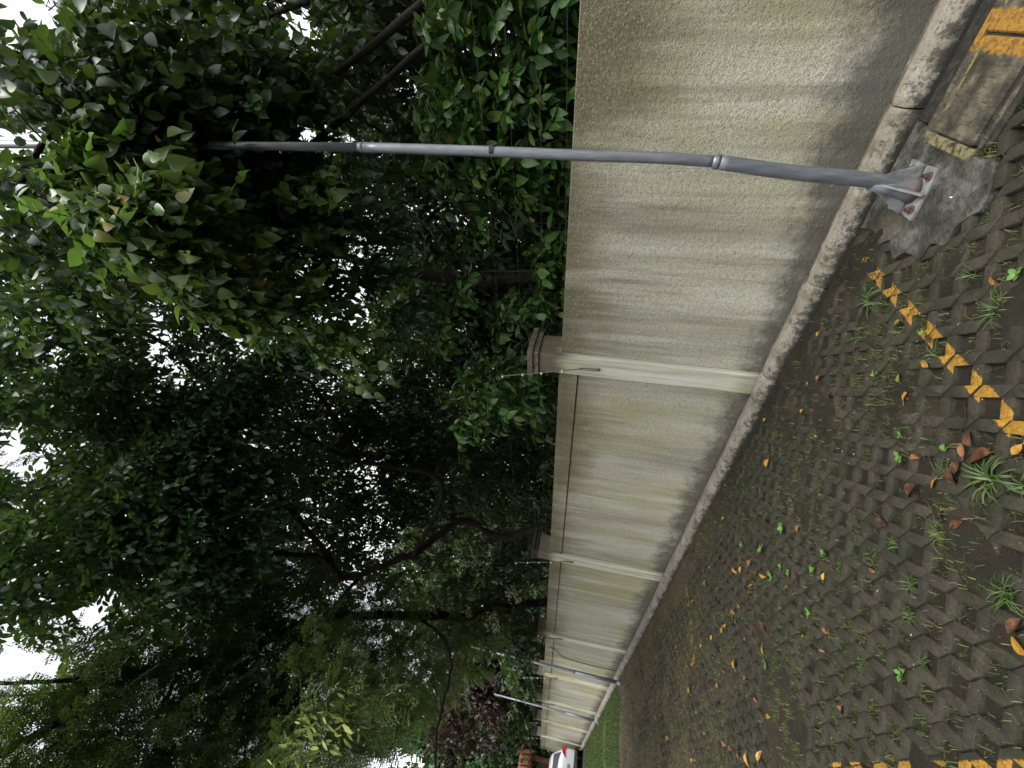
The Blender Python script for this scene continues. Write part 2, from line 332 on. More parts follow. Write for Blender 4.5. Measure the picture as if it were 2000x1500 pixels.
# ------------------------------------------------------------------ ground
g = MB(); g.prism([(-150, -150), (150, -150), (150, 150), (-150, 150)], -.6, -.05)
tag(g.build('ground', MS), kind='structure')
def grid_sheet(name, x0, x1, y0, y1, step, zf, mat):
    nx, ny = int((x1-x0)/step)+1, int((y1-y0)/step)+1
    xs, ys = np.meshgrid(np.linspace(x0, x1, nx), np.linspace(y0, y1, ny)); z = zf(xs, ys)
    V = np.stack([xs, ys, z], -1).reshape(-1, 3); i = np.arange(nx*ny).reshape(ny, nx)
    Q = np.stack([i[:-1, :-1], i[:-1, 1:], i[1:, 1:], i[1:, :-1]], -1).reshape(-1, 4)
    return tag(link(name, np_mesh(name, V, [Q]), mat, smooth=True), kind='structure')
def soil_z(x, y):
    z = -.036+.012*vnoise(x, y, .05, 1)+.007*vnoise(x, y, .02, 2)
    cov = vnoise(x, y, .55, 3)*.6+vnoise(x, y, .22, 4)*.4
    z = z+.036*np.clip((cov-.60)/.16, 0, 1)*np.clip((np.abs(y-1.32)-.1)/.2+(x > 2.6), 0, 1)
    z = z+.022*np.clip((x-2.85)/.25, 0, 1)                                    # dirt banked against the kerb
    z = np.where((y < .62) & (x > 2.5), -.045, z)
    return z+.028*np.clip((y-3.2)/5, 0, 1)*(.5+.9*vnoise(x, y, .3, 12))
grid_sheet('soil', -2.5, 3.30, -1.5, 13.2, .022, soil_z, MS)

E1 = np.array([.7327, .6805])/np.hypot(.7327, .6805)*.1504; E2 = np.array([.6805, -.7327])/np.hypot(.6805, .7327)*.1504; O0 = np.array([2.187, 1.328])
def in_poly(p, poly):
    x, y = p; c = False; n = len(poly)
    for i in range(n):
        (x1, y1), (x2, y2) = poly[i], poly[(i+1) % n]
        if (y1 > y) != (y2 > y) and x < (x2-x1)*(y-y1)/(y2-y1)+x1: c = not c
    return c
PATCH = [(3.3, .55), (2.66, .60), (2.52, .58), (2.44, .66), (2.40, .76), (2.47, .86), (2.46, .96), (2.56, 1.0), (2.57, 1.09), (2.70, 1.11), (2.78, 1.18), (2.90, 1.12), (3.0, 1.2), (3.1, 1.14), (3.3, 1.2)]
DRAIN = [(2.60, -1.6), (3.3, -1.6), (3.3, .66), (2.60, .66)]
arms_V, arms_F4, arms_F6 = [], [], []
voids = []
gv = 0
w, gp_ = .0280, .0030
for i in range(-60, 75):
    for j in range(-75, 60):
        nd = O0+i*E1+j*E2
        if not (-2.2 < nd[0] < 3.14 and -1.3 < nd[1] < 13.0): continue
        cell = nd+.5*(E1+E2)
        if not in_poly(cell, PATCH) and not in_poly(cell, DRAIN) and cell[0] < 3.1: voids.append(cell)
        for k, (A, B) in enumerate(((E1, E2), (E2, E1))):
            mid = nd+.5*A
            if in_poly(mid, PATCH) or in_poly(mid, DRAIN): continue
            u = A/.1504; v = B/.1504; L = .1504
            # the grooves run along E1-E2 through every node; between them the arms join into a zigzag block
            g_ = .0024 if (i-j) % 6 else .004; tip = .007
            if k == 0: pts = [(w+g_, -w), (L+w-g_-tip, -w), (L+w-g_-tip*1.4, -w+tip*.8), (L-w-g_, w), (-w+g_+tip, w), (-w+g_+tip*1.4, w-tip*.8)]
            else: pts = [(w-.002, -w+.0006), (L/2, -w), (L-w+.002, -w+.0006), (L-w+.002, w-.0006), (L/2, w), (w-.002, w-.0006)]
            hsh = math.sin((i+j)*12.9898+((i-j)//6)*78.233)*43758.5453; hsh -= math.floor(hsh)
            h2 = math.sin((i+j)*39.425+((i-j)//6)*11.135)*24634.63; h2 -= math.floor(h2)
            dz = .007*(hsh-.5)-.0005*k
            rings = []
            for (ins, z) in ((0, -.05), (0, -.0022), (.0022, 0)):
                rg = []
                for (a, b) in pts:
                    dx, dy = a-L/2, b
                    a2, b2 = L/2+dx*(1-ins/.07), dy*(1-ins/w)
                    p = nd+u*a2+v*b2; rg.append((p[0]+.004*(h2-.5), p[1]+.004*(hsh-.5), z+dz+(.0025*math.sin(p[0]*5+p[1]*3.1)+.03*(h2-.5)*(p[0]-nd[0]))*(z > -.04)))
                rings.append(rg)
            arms_V += rings[0]+rings[1]+rings[2]
            o_ = [0, 1, 2, 3, 4, 5] if k == 1 else [5, 4, 3, 2, 1, 0]
            arms_F6.append([gv+12+q for q in o_])
            for rr in (0, 6):
                for q in range(6):
                    a_, b_ = o_[q], o_[(q+1) % 6]
                    arms_F4.append((gv+rr+a_, gv+rr+b_, gv+rr+6+b_, gv+rr+6+a_))
            gv += 18
voids = np.array(voids)
tag(link('grass_pavers', np_mesh('grass_pavers', arms_V, [np.array(arms_F4), np.array(arms_F6)]), MPV), kind='structure')

# concrete footing round the lamp pole
def jag(poly, step=.03, amp=.012):
    out = []
    for (a, b) in zip(poly, poly[1:]+poly[:1]):
        n = max(1, int(math.hypot(b[0]-a[0], b[1]-a[1])/step))
        for k in range(n):
            t = k/n; out.append((a[0]+(b[0]-a[0])*t+random.uniform(-amp, amp)*(a[0] < 3.2), a[1]+(b[1]-a[1])*t+random.uniform(-amp, amp)*(a[0] < 3.2)))
    return out
_p = [tuple(q[:2]) for q in smooth_path([(a, b, 0) for a, b in PATCH], 5)]+[(3.3, .8)]
pb = MB(); pb.prism(jag(_p, .02, .0035), -.05, .006); tag(pb.build('footing_concrete', MPA), kind='structure')
# mortar strip between covers and kerb
pb = MB(); pb.box((2.60, -1.6, -.05), (3.29, .55, -.003)); tag(pb.build('drain_bed', mat_plain('dark_mortar', [(.3, (.012, .012, .008)), (.5, (.034, .032, .021)), (.62, (.08, .073, .055))], 22, .75, .012)), kind='structure')

# kerb
kb = MB(); prof = [(3.262, -.06), (3.268, .02), (3.280, .065), (3.305, .098), (3.345, .118), (3.395, .120), (3.432, .105), (3.452, .085), (3.52, .083), (3.52, -.06)]
cr = [-6, -4.8, -3.7, -2.5, -1.4, -.72, .50, 1.66, 2.62, 2.93, 3.92, 4.80, 5.9, 7.1, 8.3, 9.5, 10.8, 12, 13.2, 14.4, 15.6, 17, 18.4, 20, 22, 24, 27]
for a, b in zip(cr, cr[1:]):
    n = max(3, int((b-a)/.05)); V = []; F = []; m_ = len(prof); off = random.uniform(-.008, .008)
    for k in range(n+1):
        y = a+.004+(b-a-.008)*k/n; e = .010 if k in (0, n) else 0
        for q, (x, z) in enumerate(prof):
            V.append((x+off*(x < 3.4)+(e if x < 3.35 else 0)+random.gauss(0, .0009)*(x < 3.44), y+random.gauss(0, .001), z-(e if z > .03 else 0)+random.gauss(0, .0007)+.004*math.sin(y*3.1+x*9)*(z > .03)))
    for k in range(n):
        for q in range(m_): F.append((k*m_+q, k*m_+(q+1) % m_, (k+1)*m_+(q+1) % m_, (k+1)*m_+q))
    F += [tuple(range(m_-1, -1, -1)), tuple(range(n*m_, n*m_+m_))]
    F = [f[::-1] for f in F]
    kb.add(V, F)
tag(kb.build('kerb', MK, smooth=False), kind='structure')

# far grass verge and paved yard beyond
grid_sheet('far_verge', -2.5, 3.29, 13.0, 24.4, .12, lambda x, y: -.01+.01*vnoise(x, y, .5, 9)+0*x, mat_plain('verge_soil', [(.3, (.022, .045, .008)), (.6, (.035, .075, .012)), (.8, (.06, .08, .02))], 4, .95, .02))
yb_ = MB(); yb_.prism([(-12, 24.4), (3.29, 24.4), (3.29, 60), (-12, 60)], -.05, .0); tag(yb_.build('road', mat_plain('dark_asphalt', [(.3, (.012, .012, .012)), (.7, (.03, .03, .028))], 9, .7, .006)), kind='structure')

# ------------------------------------------------------------------ boundary wall
wall = empty('boundary_wall', (3.6, 2.7, 0), 'long weathered cream rendered wall streaked with green and brown, along the kerb', 'wall')
PY = [2.713, 7.233, 11.462, 15.167, 18.833, 22.535, 26.5]
edges = [-7.0]+PY+[31.0]
for i, (a, b) in enumerate(zip(edges, edges[1:])):
    p = MB(); s = (.25 if i else 0)
    top = 2.035
    p.box((3.504, a+s*.5, -.05), (3.70, b, top), .006)
    p.build('wall_panel', MW, wall)
    if i:
        q = MB(); q.box((3.488, a+s, 1.845), (3.703, b-.003, top+.012), .004); q.build('coping_band', MW, wall)
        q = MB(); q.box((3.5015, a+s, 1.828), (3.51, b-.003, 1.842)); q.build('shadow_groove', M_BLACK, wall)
for i, y in enumerate(PY):
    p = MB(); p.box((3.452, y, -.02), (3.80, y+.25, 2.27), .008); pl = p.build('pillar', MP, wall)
    p = MB(); o_ = 0 if i == 0 else .02; p.box((3.425+o_, y-.027, 2.273), (3.83, y+.277, 2.33), .006); p.box((3.40+o_*2, y-.052, 2.332), (3.86, y+.302, 2.39), .01); p.build('pillar_cap', M_CAP if i == 0 else M_CAPD, pl)
# mossy dirt wedge in front of the kerb is part of the soil sheet

# wire brackets with insulators, one per pillar
def bracket(y, label):
    e = empty('wire_bracket', (3.44, y+.2, 1.75), label, 'wire bracket', 'wire brackets bolted to the wall pillars')
    pts = [(3.435, y+.12, 1.62), (3.425, y+.12, 1.78), (3.40, y+.125, 1.86), (3.36, y+.15, 2.08), (3.31, y+.20, 2.42), (3.27, y+.225, 2.66)]
    r = MB(); r.tube(smooth_path(pts, 3), .0065, 6)
    r.tube([(3.43, y+.14, 1.62), (3.422, y+.14, 1.83)], .005, 6); r.tube([(3.444, y+.13, 1.62), (3.43, y+.13, 1.62)], .012, 8)
    r.build('rod', M_ROD, e, True)
    for t in (.18, .45, .7, .97):
        a = np.array(pts[2])*(1-t)+np.array(pts[5])*t
        s = MB(); s.tube([a+[-.028, -.004, 0], a+[-.02, 0, .0], a+[-.008, 0, .0], a], [.007, .014, .010, .014], 8); s.build('insulator', M_CERAM, e, True)
    return [np.array(pts[2])*(1-t)+np.array(pts[5])*t+np.array([-.02, 0, 0]) for t in (.18, .45, .7, .97)]
ordn = ['nearest', 'second nearest', 'third nearest', 'fourth nearest', 'fifth nearest', 'second farthest', 'farthest']
INS = [bracket(y, 'bent steel rod with white insulators on the %s wall pillar' % o) for y, o in zip(PY, ordn)]
hts = ['lowest', 'second lowest', 'second highest', 'highest']
znear = [atx(1092, 0, 3.42), atx(1035, 0, 3.42), atx(967, 0, 3.42), atx(905, 0, 3.42)]
for k in range(4):
    P = []
    z0 = znear[k]; a = INS[0][k]; d = (a-z0); P.append(z0-d*.9)
    st = [P[0]]+[I[k] for I in INS]
    path = []
    for p, q in zip(st, st[1:]):
        for t in np.linspace(0, 1, 9)[:-1]:
            path.append(p*(1-t)+q*t-np.array([0, 0, .05*4*t*(1-t)]))
    path.append(st[-1]); m_ = MB(); m_.tube(path, .0010, 4)
    tag(m_.build('fence_wire', M_WIRE, smooth=True), '%s of the thin wires strung between the insulators above the wall' % hts[k], 'wire', 'thin wires strung above the wall')
# black cable on the wall
cb = MB(); ce = [(1073, 1262), (1085, 1270), (1100, 1284), (1130, 1293), (1160, 1301), (1205, 1311)]
cb.tube(smooth_path([atx(x, y, 3.482) for x, y in ce], 4), .008, 6)
tag(cb.build('black_cable', M_BLACK, smooth=True), 'black cable hanging loosely down the wall before the second pole', 'cable')

# ------------------------------------------------------------------ poles
def pole(name, base, knots, radii, label, plate, details=False):
    e = empty('steel_pole', base, label, 'pole', 'grey steel poles standing along the kerb')
    for i in range(len(knots)-1):
        m_ = MB(); n = 14
        P = smooth_path(knots[i], 6) if len(knots[i]) > 2 else [np.array(q, float) for q in knots[i]]
        m_.tube(P, np.linspace(radii[i][0], radii[i][1], len(P)), 20)
        m_.build('pole_section', MM, e, True)
        c = MB(); a = P[-1]; d = (P[-1]-P[-2]); d /= np.linalg.norm(d)
        r0, r1 = radii[i][1], radii[i+1][0]
        c.tube([a-d*.02, a-d*.004, a+d*.010, a+d*.022], [r0*1.004, r0*1.04, (r0+r1)/2*1.03, r1*1.01], 20); c.build('weld_collar', MM, e, True)
    P = [np.array(q, float) for q in knots[-1]]; m_ = MB(); m_.tube(P, np.linspace(*radii[-1], len(P)), 20); m_.build('pole_section', MM, e, True)
    return e
PX = 2.93
k0 = [np.array([2.932, .835, .0]), atx(1700, 352, PX), atx(1540, 336, PX), atx(1398, 316, PX)]
k1 = [atx(1398, 316, PX), atx(1300, 309, PX), atx(1200, 305.5, PX), atx(1100, 302, PX), atx(933, 295, PX), atx(706, 287.5, PX)]
k2 = [atx(706, 287.5, PX), atx(350, 284, PX), atx(0, 282, PX), atx(-300, 283, PX)]
pe = pole('p', (PX, .84, 0), [k0, k1, k2], [(.042, .041), (.033, .032), (.029, .031)],
          'nearest grey steel pole, bent low down, standing on a four-cornered flange', True)
# flange: square plate set at 10 degrees, folded lugs, gussets, bolts
fb = np.array([2.935, .84]); fa = math.radians(4)
lean = (k0[1]-k0[0])/(k0[1][2]-k0[0][2])
def fr(u, v, z): c, s = math.cos(fa), math.sin(fa); h = max(0, z-.03); return (fb[0]+u*c-v*s+lean[0]*h, fb[1]+u*s+v*c+lean[1]*h, z)
f_ = MB(); S = .135; n = 5
def plate_pt(u, v):                            # plate scooped like a casting: corners pulled up slightly
    r = (abs(u)/S)*(abs(v)/S); return fr(u*(1-.06*(1-r)), v*(1-.06*(1-r)), .012+.012*r)
V = []; F = []
us = np.linspace(-S, S, 9)
for u in us:
    for v in us: V.append(plate_pt(u, v))
for u in us:
    for v in us: p = plate_pt(u, v); V.append((p[0], p[1], p[2]-.016))
for a in range(8):
    for b in range(8):
        q = a*9+b; F.append((q, q+9, q+10, q+1)); F.append((81+q, 81+q+1, 81+q+10, 81+q+9))
for a in range(8):
    F.append((a, a+1, 82+a, 81+a)); F.append((72+a, 153+a, 154+a, 73+a)); F.append((a*9, 81+a*9, 90+a*9, 9+a*9)); F.append((a*9+8, 17+a*9, 98+a*9, 89+a*9))
f_.add(V, F); f_.build('base_flange', MR, pe)
for (u, v) in ((1, 0), (-1, 0), (0, 1), (0, -1)):
    gst = MB(); t = .006; a = .05; sx = (-v*t, u*t)
    pr = [(a*.6, .235), (a*.6, .02), (S*.96, .02), (S*.96, .034), (a+.012, .165)]
    V = [fr(u*r+sx[0]*s_, v*r+sx[1]*s_, z+.002) for s_ in (1, -1) for r, z in pr]
    gst.add(V, [(0, 1, 2, 3, 4), (9, 8, 7, 6, 5)]+[(i, (i+1) % 5 + 0, 5+(i+1) % 5, 5+i) for i in range(5)]); gst.build('gusset', MR, pe)
sk = MB(); sk.tube([fr(0, 0, .015), fr(0, 0, .05), fr(0, 0, .14), fr(0, 0, .24)], [.074, .060, .050, .0430], 20); sk.build('base_socket', MM, pe, True)
for (u, v) in ((1, 1), (-1, 1), (1, -1), (-1, -1)):
    b = MB(); c = .088
    b.tube([fr(u*c, v*c, .015), fr(u*c, v*c, .026)], .024, 14); b.tube([fr(u*c, v*c, .026), fr(u*c, v*c, .046)], .015, 6); b.tube([fr(u*c, v*c, .046), fr(u*c, v*c, .066)], .008, 8)
    b.build('anchor_bolt', mat_plain('dark_rust', [(.3, (.04, .022, .016)), (.6, (.09, .055, .045))], 40, .7, .002) if u+v == 2 else bpy.data.materials['dark_rust'], pe)
tb = MB(); a = np.array(atx(966, 294, PX)); b_ = np.array(atx(957, 294, PX)); tb.tube([a, b_], .0340, 20, False); tb.build('tape_band', M_BLACK, pe, True)
def far_pole(px, topx, x, label, r=.055):
    B = gnd(*px); x = B[0]; T = atx(*topx, x); T[1] = B[1]
    e = empty('steel_pole', (B[0], B[1], 0), label, 'pole', 'grey steel poles standing along the kerb')
    m_ = MB(); m_.tube([(B[0], B[1], .0), (B[0], B[1], 1.2)], r, 14); m_.build('pole_section', MM, e, True)
    m_ = MB(); m_.tube([(B[0], B[1], 1.2), (B[0], B[1], 1.24), (B[0], B[1], T[2])], [r, r*.82, r*.6], 14); m_.build('pole_section', MM, e, True)
    m_ = MB(); m_.box((B[0]-.12, B[1]-.12, .0), (B[0]+.12, B[1]+.12, .02), .004); m_.tube([(B[0], B[1], .02), (B[0], B[1], .14)], [r*1.6, r*1.05], 14); m_.build('base_flange', MR, e)
far_pole((1215, 1335), (890, 1283), 3.12, 'second grey steel pole, beside the fourth pillar where the green verge begins', .045)
far_pole((1168, 1409), (965, 1355), 3.2, 'farthest grey steel pole, standing on the green verge before the last pillars', .042)

# drain covers
d1 = empty('drain_cover', (2.9, .36, 0), 'worn concrete drain cover with faded yellow rim beside the pole', 'drain cover')
b = MB(); b.box((2.70, .165, -.04), (3.085, .57, .014), .008); b.build('slab', MC, d1)
b = MB(); b.box((2.665, .578, -.04), (3.125, .63, .010), .005); b.build('rim', mat_plain('faded_yellow_rim', [(.40, (.03, .028, .016)), (.52, (.24, .21, .10)), (.7, (.34, .29, .12))], 30, .8, .006), d1)
b = MB(); b.box((2.645, -.35, -.04), (2.672, .572, .004), .004); b.build('rim', MC, d1)
d2 = empty('drain_cover', (2.9, -.1, 0), 'drain cover painted yellow along its edge, nearest the photo corner', 'drain cover')
b = MB(); b.box((2.70, -.42, -.04), (3.085, .152, .014), .008); b.build('slab', MC, d2)
b = MB(); b.box((3.095, -.42, -.04), (3.135, .57, .010), .005); b.build('rim', MC, d2)

# ------------------------------------------------------------------ leaves on the ground
def leaf_profile(kind):
    return {'oval': ([.10, .32, .58, .82], [.11, .22, .23, .12]), 'heart': ([.02, .10, .28, .50, .72, .90], [.16, .31, .38, .34, .21, .07]), 'round': ([.05, .24, .5, .76, .93], [.14, .30, .35, .25, .09]),
            'lance': ([.2, .5, .8], [.09, .13, .08]), 'small': ([.45], [.24]), 'needle': ([.5], [.13])}[kind]
def leaves(B, d, n, L, kind, fold=.35, curl=.25):
    """arrays of leaves: base, direction, normal, length -> verts, tris, quads"""
    N = len(B); d = d/np.linalg.norm(d, axis=1, keepdims=True)
    s = np.cross(d, n); s /= np.linalg.norm(s, axis=1, keepdims=True)+1e-9; n = np.cross(s, d)
    ts, ws = leaf_profile(kind); K = len(ts); L = L[:, None]
    c = (curl*(rng.random(N)*1.6-.3))[:, None]; fo = (fold*(.4+rng.random(N)))[:, None]
    V = [B]
    for t, w_ in zip(ts, ws):
        mid = B+L*(t*d-c*t*t*n)
        V += [mid-s*L*w_+n*L*w_*fo, mid, mid+s*L*w_+n*L*w_*fo]
    V.append(B+L*(d-c*n)); V = np.stack(V, 1); nv = 3*K+2; base = (np.arange(N)*nv)[:, None]
    T = [[0, 2, 1], [0, 3, 2]]; Q = []
    for k in range(K-1):
        a = 1+3*k; Q += [[a, a+1, a+4, a+3], [a+1, a+2, a+5, a+4]]
    a = 1+3*(K-1); T += [[a, a+1, nv-1], [a+1, a+2, nv-1]]
    T = np.concatenate([base+np.array(t) for t in T]); Q = np.concatenate([base+np.array(q) for q in Q]) if Q else None
    return V.reshape(-1, 3), T, Q
def leaf_obj(name, packs, mat, parent=None):
    V, T, Q = [], [], []; o = 0
    for v, t, q in packs:
        V.append(v); T.append(t+o)
        if q is not None: Q.append(q+o)
        o += len(v)
    fs = [np.concatenate(T)]+([np.concatenate(Q)] if Q else [])
    return link(name, np_mesh(name, np.concatenate(V), fs), mat, parent, smooth=False)
def ground_leaf(px, py, L, mat, label, group=None, kind='oval', curl=.3, lift=.012):
    p = gnd(px, py, .0); a = random.uniform(0, 6.28)
    d = np.array([[math.cos(a), math.sin(a), random.uniform(-.05, .2)]]); n = np.array([[random.gauss(0, .3), random.gauss(0, .3), 1]])
    v, t, q = leaves(np.array([[0., 0, lift]])-d*L/2, d, n, np.array([L]), kind, .5, curl)
    V = [tuple(x) for x in v]; m_ = MB(); m_.add(V, [tuple(x) for x in t]+[tuple(x) for x in q])
    e = v[0]; m_.tube([e, e-d[0]*L*.3+[0, 0, -.003]], .0012, 4)
    me = bpy.data.meshes.new('fallen_leaf'); me.from_pydata(m_.v, [], m_.f)
    o = link('fallen_leaf', me, mat, None, True); o.location = (p[0], p[1], float(soil_z(p[0], p[1]))*0+.004)
    return tag(o, label, 'leaf', group)
FL_ = [  # px, py, size, material, label
 (1776, 770, .12, M_YL, 'large half brown half yellow fallen leaf beside a bent twig'),
 (1760, 738, .08, M_GL, 'green yellow mottled fallen leaf just above the large half brown yellow one'),
 (1902, 857, .10, M_BL, 'glossy brown fallen leaf at the top of the brown leaf cluster by the yellow line'),
 (1890, 881, .09, M_OL, 'tan curled fallen leaf in the middle of the brown leaf cluster'),
 (1917, 893, .15, M_BL, 'large brown fallen leaf with a yellow tip in the leaf cluster'),
 (1826, 902, .10, M_BL, 'reddish brown fallen leaf left of the dark purple one'),
 (1874, 915, .09, M_BL, 'small ragged brown leaf touching the dark purple leaf'),
 (1863, 938, .12, M_BL, 'dark purple brown wet leaf below the leaf cluster'),
 (1791, 894, .06, M_OL, 'small orange leaf beside the bright green seedling'),
 (1785, 960, .12, M_BL, 'large dull brown leaf lying in a paver hole under grass'),
 (1830, 946, .07, M_YL, 'yellow and orange leaf scrap above the dull brown leaf'),
 (1721, 940, .06, M_OL, 'orange leaf lying inside a square paver hole'),
 (1820, 662, .09, M_BL, 'dark brown wet leaf touching the yellow painted line'),
 (1947, 550, .09, M_OL, 'curled tan leaf between two near grass tufts'),
 (1755, 633, .08, M_GL, 'narrow yellow green leaf beside the broad-bladed tuft'),
 (1722, 650, .05, M_BL, 'small red brown leaf scrap by the broad-bladed tuft'),
 (1815, 712, .10, M_YL, 'dirty yellow leaf half under the thin grass tuft by the painted line'),
 (1676, 677, .10, M_BL, 'dull brown leaf between the kerb and the broad-bladed tuft'),
 (1600, 653, .05, M_YL, 'small yellow leaf close to the kerb, nearest of the kerbside leaves'),
 (1580, 748, .05, M_GL, 'round lime coloured leaf beside the kerb'),
 (1570, 803, .07, M_YL, 'bright yellow leaf two paces along the kerb'),
 (1597, 852, .07, M_GL, 'long green leaf lying among kerbside weeds'),
 (1623, 772, .08, M_BL, 'brown leaf on bare soil beside an orange leaf'),
 (1602, 738, .05, M_OL, 'orange brown scrap of leaf on bare soil'),
 (1497, 822, .08, M_YL, 'yellow leaf resting at the foot of the kerb'),
 (1502, 905, .12, M_YL, 'large curled yellow leaf near the kerb past the first pillar'),
 (1490, 958, .08, M_OL, 'orange leaf two steps beyond the large curled yellow leaf'),
 (1455, 1020, .11, M_BL, 'pair of dark red brown leaf pieces nearest the kerb cracks'),
 (1500, 1020, .11, M_BL, 'dark red leaf on the moss past the kerb cracks'),
 (1414, 1013, .09, M_GL, 'yellow green leaf standing among weeds by the kerb'),
 (1434, 1053, .11, M_OL, 'slim orange leaf among weeds in the middle distance'),
 (1560, 1033, .10, M_OL, 'bright orange leaf alone on dark pavers'),
 (1725, 1018, .14, M_BL, 'large rusty red leaf lying across two paver holes'),
 (1708, 1115, .07, M_OL, 'round orange leaf under a pale grass blade'),
 (1538, 1147, .09, M_OL, 'pale orange oval leaf upright on dark pavers'),
 (1612, 1127, .07, M_YL, 'yellow tipped dark leaf beside a seedling'),
 (1568, 1238, .10, M_YL, 'orange yellow folded leaf on the open pavers'),
 (1616, 1233, .07, M_OL, 'pale tan leaf scrap beside the orange yellow folded leaf'),
 (1645, 1390, .11, M_OL, 'long copper brown leaf with a stalk, lowest in the photo'),
 (1607, 1271, .05, M_OL, 'tiny orange leaf scrap in a paver hole'),
 (1990, 1225, .11, M_BL, 'dark wet leaf at the very edge of the photo'),
 (1996, 1262, .10, M_YL, 'yellow leaf at the very edge of the photo'),
 (1993, 880, .08, M_YL, 'yellow leaf at the photo edge under the painted line'),
 (1843, 1010, .13, M_BL, 'big dark brown leaf under the pale arching tuft'),
 (1875, 1025, .11, M_BL, 'brown leaf with a pale edge beside the pale arching tuft'),
]
for f in FL_: ground_leaf(f[0], f[1], f[2]*.74, f[3], f[4], kind=random.choice(['oval', 'round', 'oval']), curl=random.choice([.2, .5, .9]))
sc_l = {'y': (M_YL, 'small yellow leaf scattered on the far pavers', 'small yellow leaves scattered on the far pavers'),
        'b': (M_BL, 'small dark brown leaf scattered on the far pavers', 'small dark brown leaves scattered on the far pavers'),
        'o': (M_OL, 'small tan leaf scattered on the far pavers', 'small tan leaves scattered on the far pavers')}
for k in range(110):
    px = random.uniform(1195, 1520); py = random.uniform(1090, 1495)
    if px < 1195+(1495-py)*.42+20: continue
    m_, lb, gr = sc_l[random.choice('yybboo')]; dd = gnd(px, py)[1]
    ground_leaf(px, py, random.uniform(.05, .09), m_, lb, gr, lift=.02)

# ------------------------------------------------------------------ grass and weeds
def blades(P, h, lean, wd, seg=2):
    N = len(P); az = rng.random(N)*6.283; d = np.stack([np.cos(az), np.sin(az), 0*az], 1); s = np.stack([-np.sin(az), np.cos(az), 0*az], 1)
    up = np.array([0, 0, 1.]); h = h[:, None]; lean = lean[:, None]; wd = wd[:, None]
    p1 = P+up*h*.6+d*h*lean*.35; p2 = P+up*h*(1-.45*np.clip(lean, 0, 1.6))+d*h*lean
    V = np.stack([P-s*wd, P+s*wd, p1-s*wd*.8, p1+s*wd*.8, p2], 1).reshape(-1, 3); b = (np.arange(N)*5)[:, None]
    return V, b+np.array([2, 3, 4]), b+np.array([0, 1, 3, 2])
vx = voids[(voids[:, 1] < 12.8)]
cnt = (vnoise(vx[:, 0], vx[:, 1], .35, 21)**1.3*66*(rng.random(len(vx)) < .8)).astype(int)
P = np.repeat(vx, cnt, 0); P = P+(rng.random(P.shape)-.5)*.105
z = soil_z(P[:, 0], P[:, 1]); P3 = np.column_stack([P, z-.003]); P3[:, 2] = np.maximum(P3[:, 2], -.026)
N = len(P3)
far = np.clip((P3[:, 1]-3)/8, 0, 1)
pk = [blades(P3, (.016+.040*rng.random(N)**1.6)*(1-.3*far), .3+1.3*rng.random(N), (.0009+.0008*rng.random(N))*(1+far))]
M1 = 60000; P = np.column_stack([rng.uniform(-1.5, 3.26, M1), rng.uniform(.3, 12.9, M1)])       # moss-like fuzz and kerbside grass
kp = (vnoise(P[:, 0], P[:, 1], .4, 33)+.35*rng.random(M1) > .68) | ((P[:, 0] > 2.75) & (P[:, 1] > 2.8) & (rng.random(M1) < .8)); P = P[kp]
P3 = np.column_stack([P, np.maximum(soil_z(P[:, 0], P[:, 1]), -.006)]); N = len(P3); pk.append(blades(P3, .006+.035*rng.random(N)**2.5, .3+rng.random(N), .0009+.0012*rng.random(N)))
tag(leaf_obj('grass', pk, M_GRASS), kind='stuff')
M2 = 60000; P = np.column_stack([rng.uniform(-2.4, 3.27, M2), 13.1+11.2*rng.random(M2)]); kp = vnoise(P[:, 0], P[:, 1], .6, 5) > .25; P = P[kp]
P3 = np.column_stack([P, P[:, 0]*0]); N = len(P3)
tag(leaf_obj('verge_grass', [blades(P3, .03+.05*rng.random(N), .4+rng.random(N), .004+.003*rng.random(N))], M_LAWN), kind='stuff')
# crumbs of litter and grit
M3 = 75000; P = np.column_stack([rng.uniform(-.5, 3.2, M3), .2+12.8*rng.random(M3)**.75]); sz = .0016+.005*rng.random(M3)**3+.004*np.clip((P[:, 1]-4)/8, 0, 1)
kp = rng.random(M3) < (.12+.88*np.clip((P[:, 1]-3.5)/4, 0, 1))*(.3+.9*vnoise(P[:, 0], P[:, 1], .6, 77)); P = P[kp]; sz = sz[kp]
B = np.column_stack([P, np.maximum(soil_z(P[:, 0], P[:, 1]), -.003)+.004]); q_ = rng.normal(size=(len(B), 3)); q_[:, 2] *= .2
M_GRIT = mat_leaf('grit', [(0, (.03, .02, .012)), (.5, (.09, .06, .035)), (.9, (.19, .14, .09)), (1, (.45, .40, .33))], .7, 0.02, .3)
tag(leaf_obj('litter', [leaves(B, q_, np.tile([0, 0, 1.], (len(B), 1)), sz*3.0, 'small', .6, .3)], M_GRIT), kind='stuff')

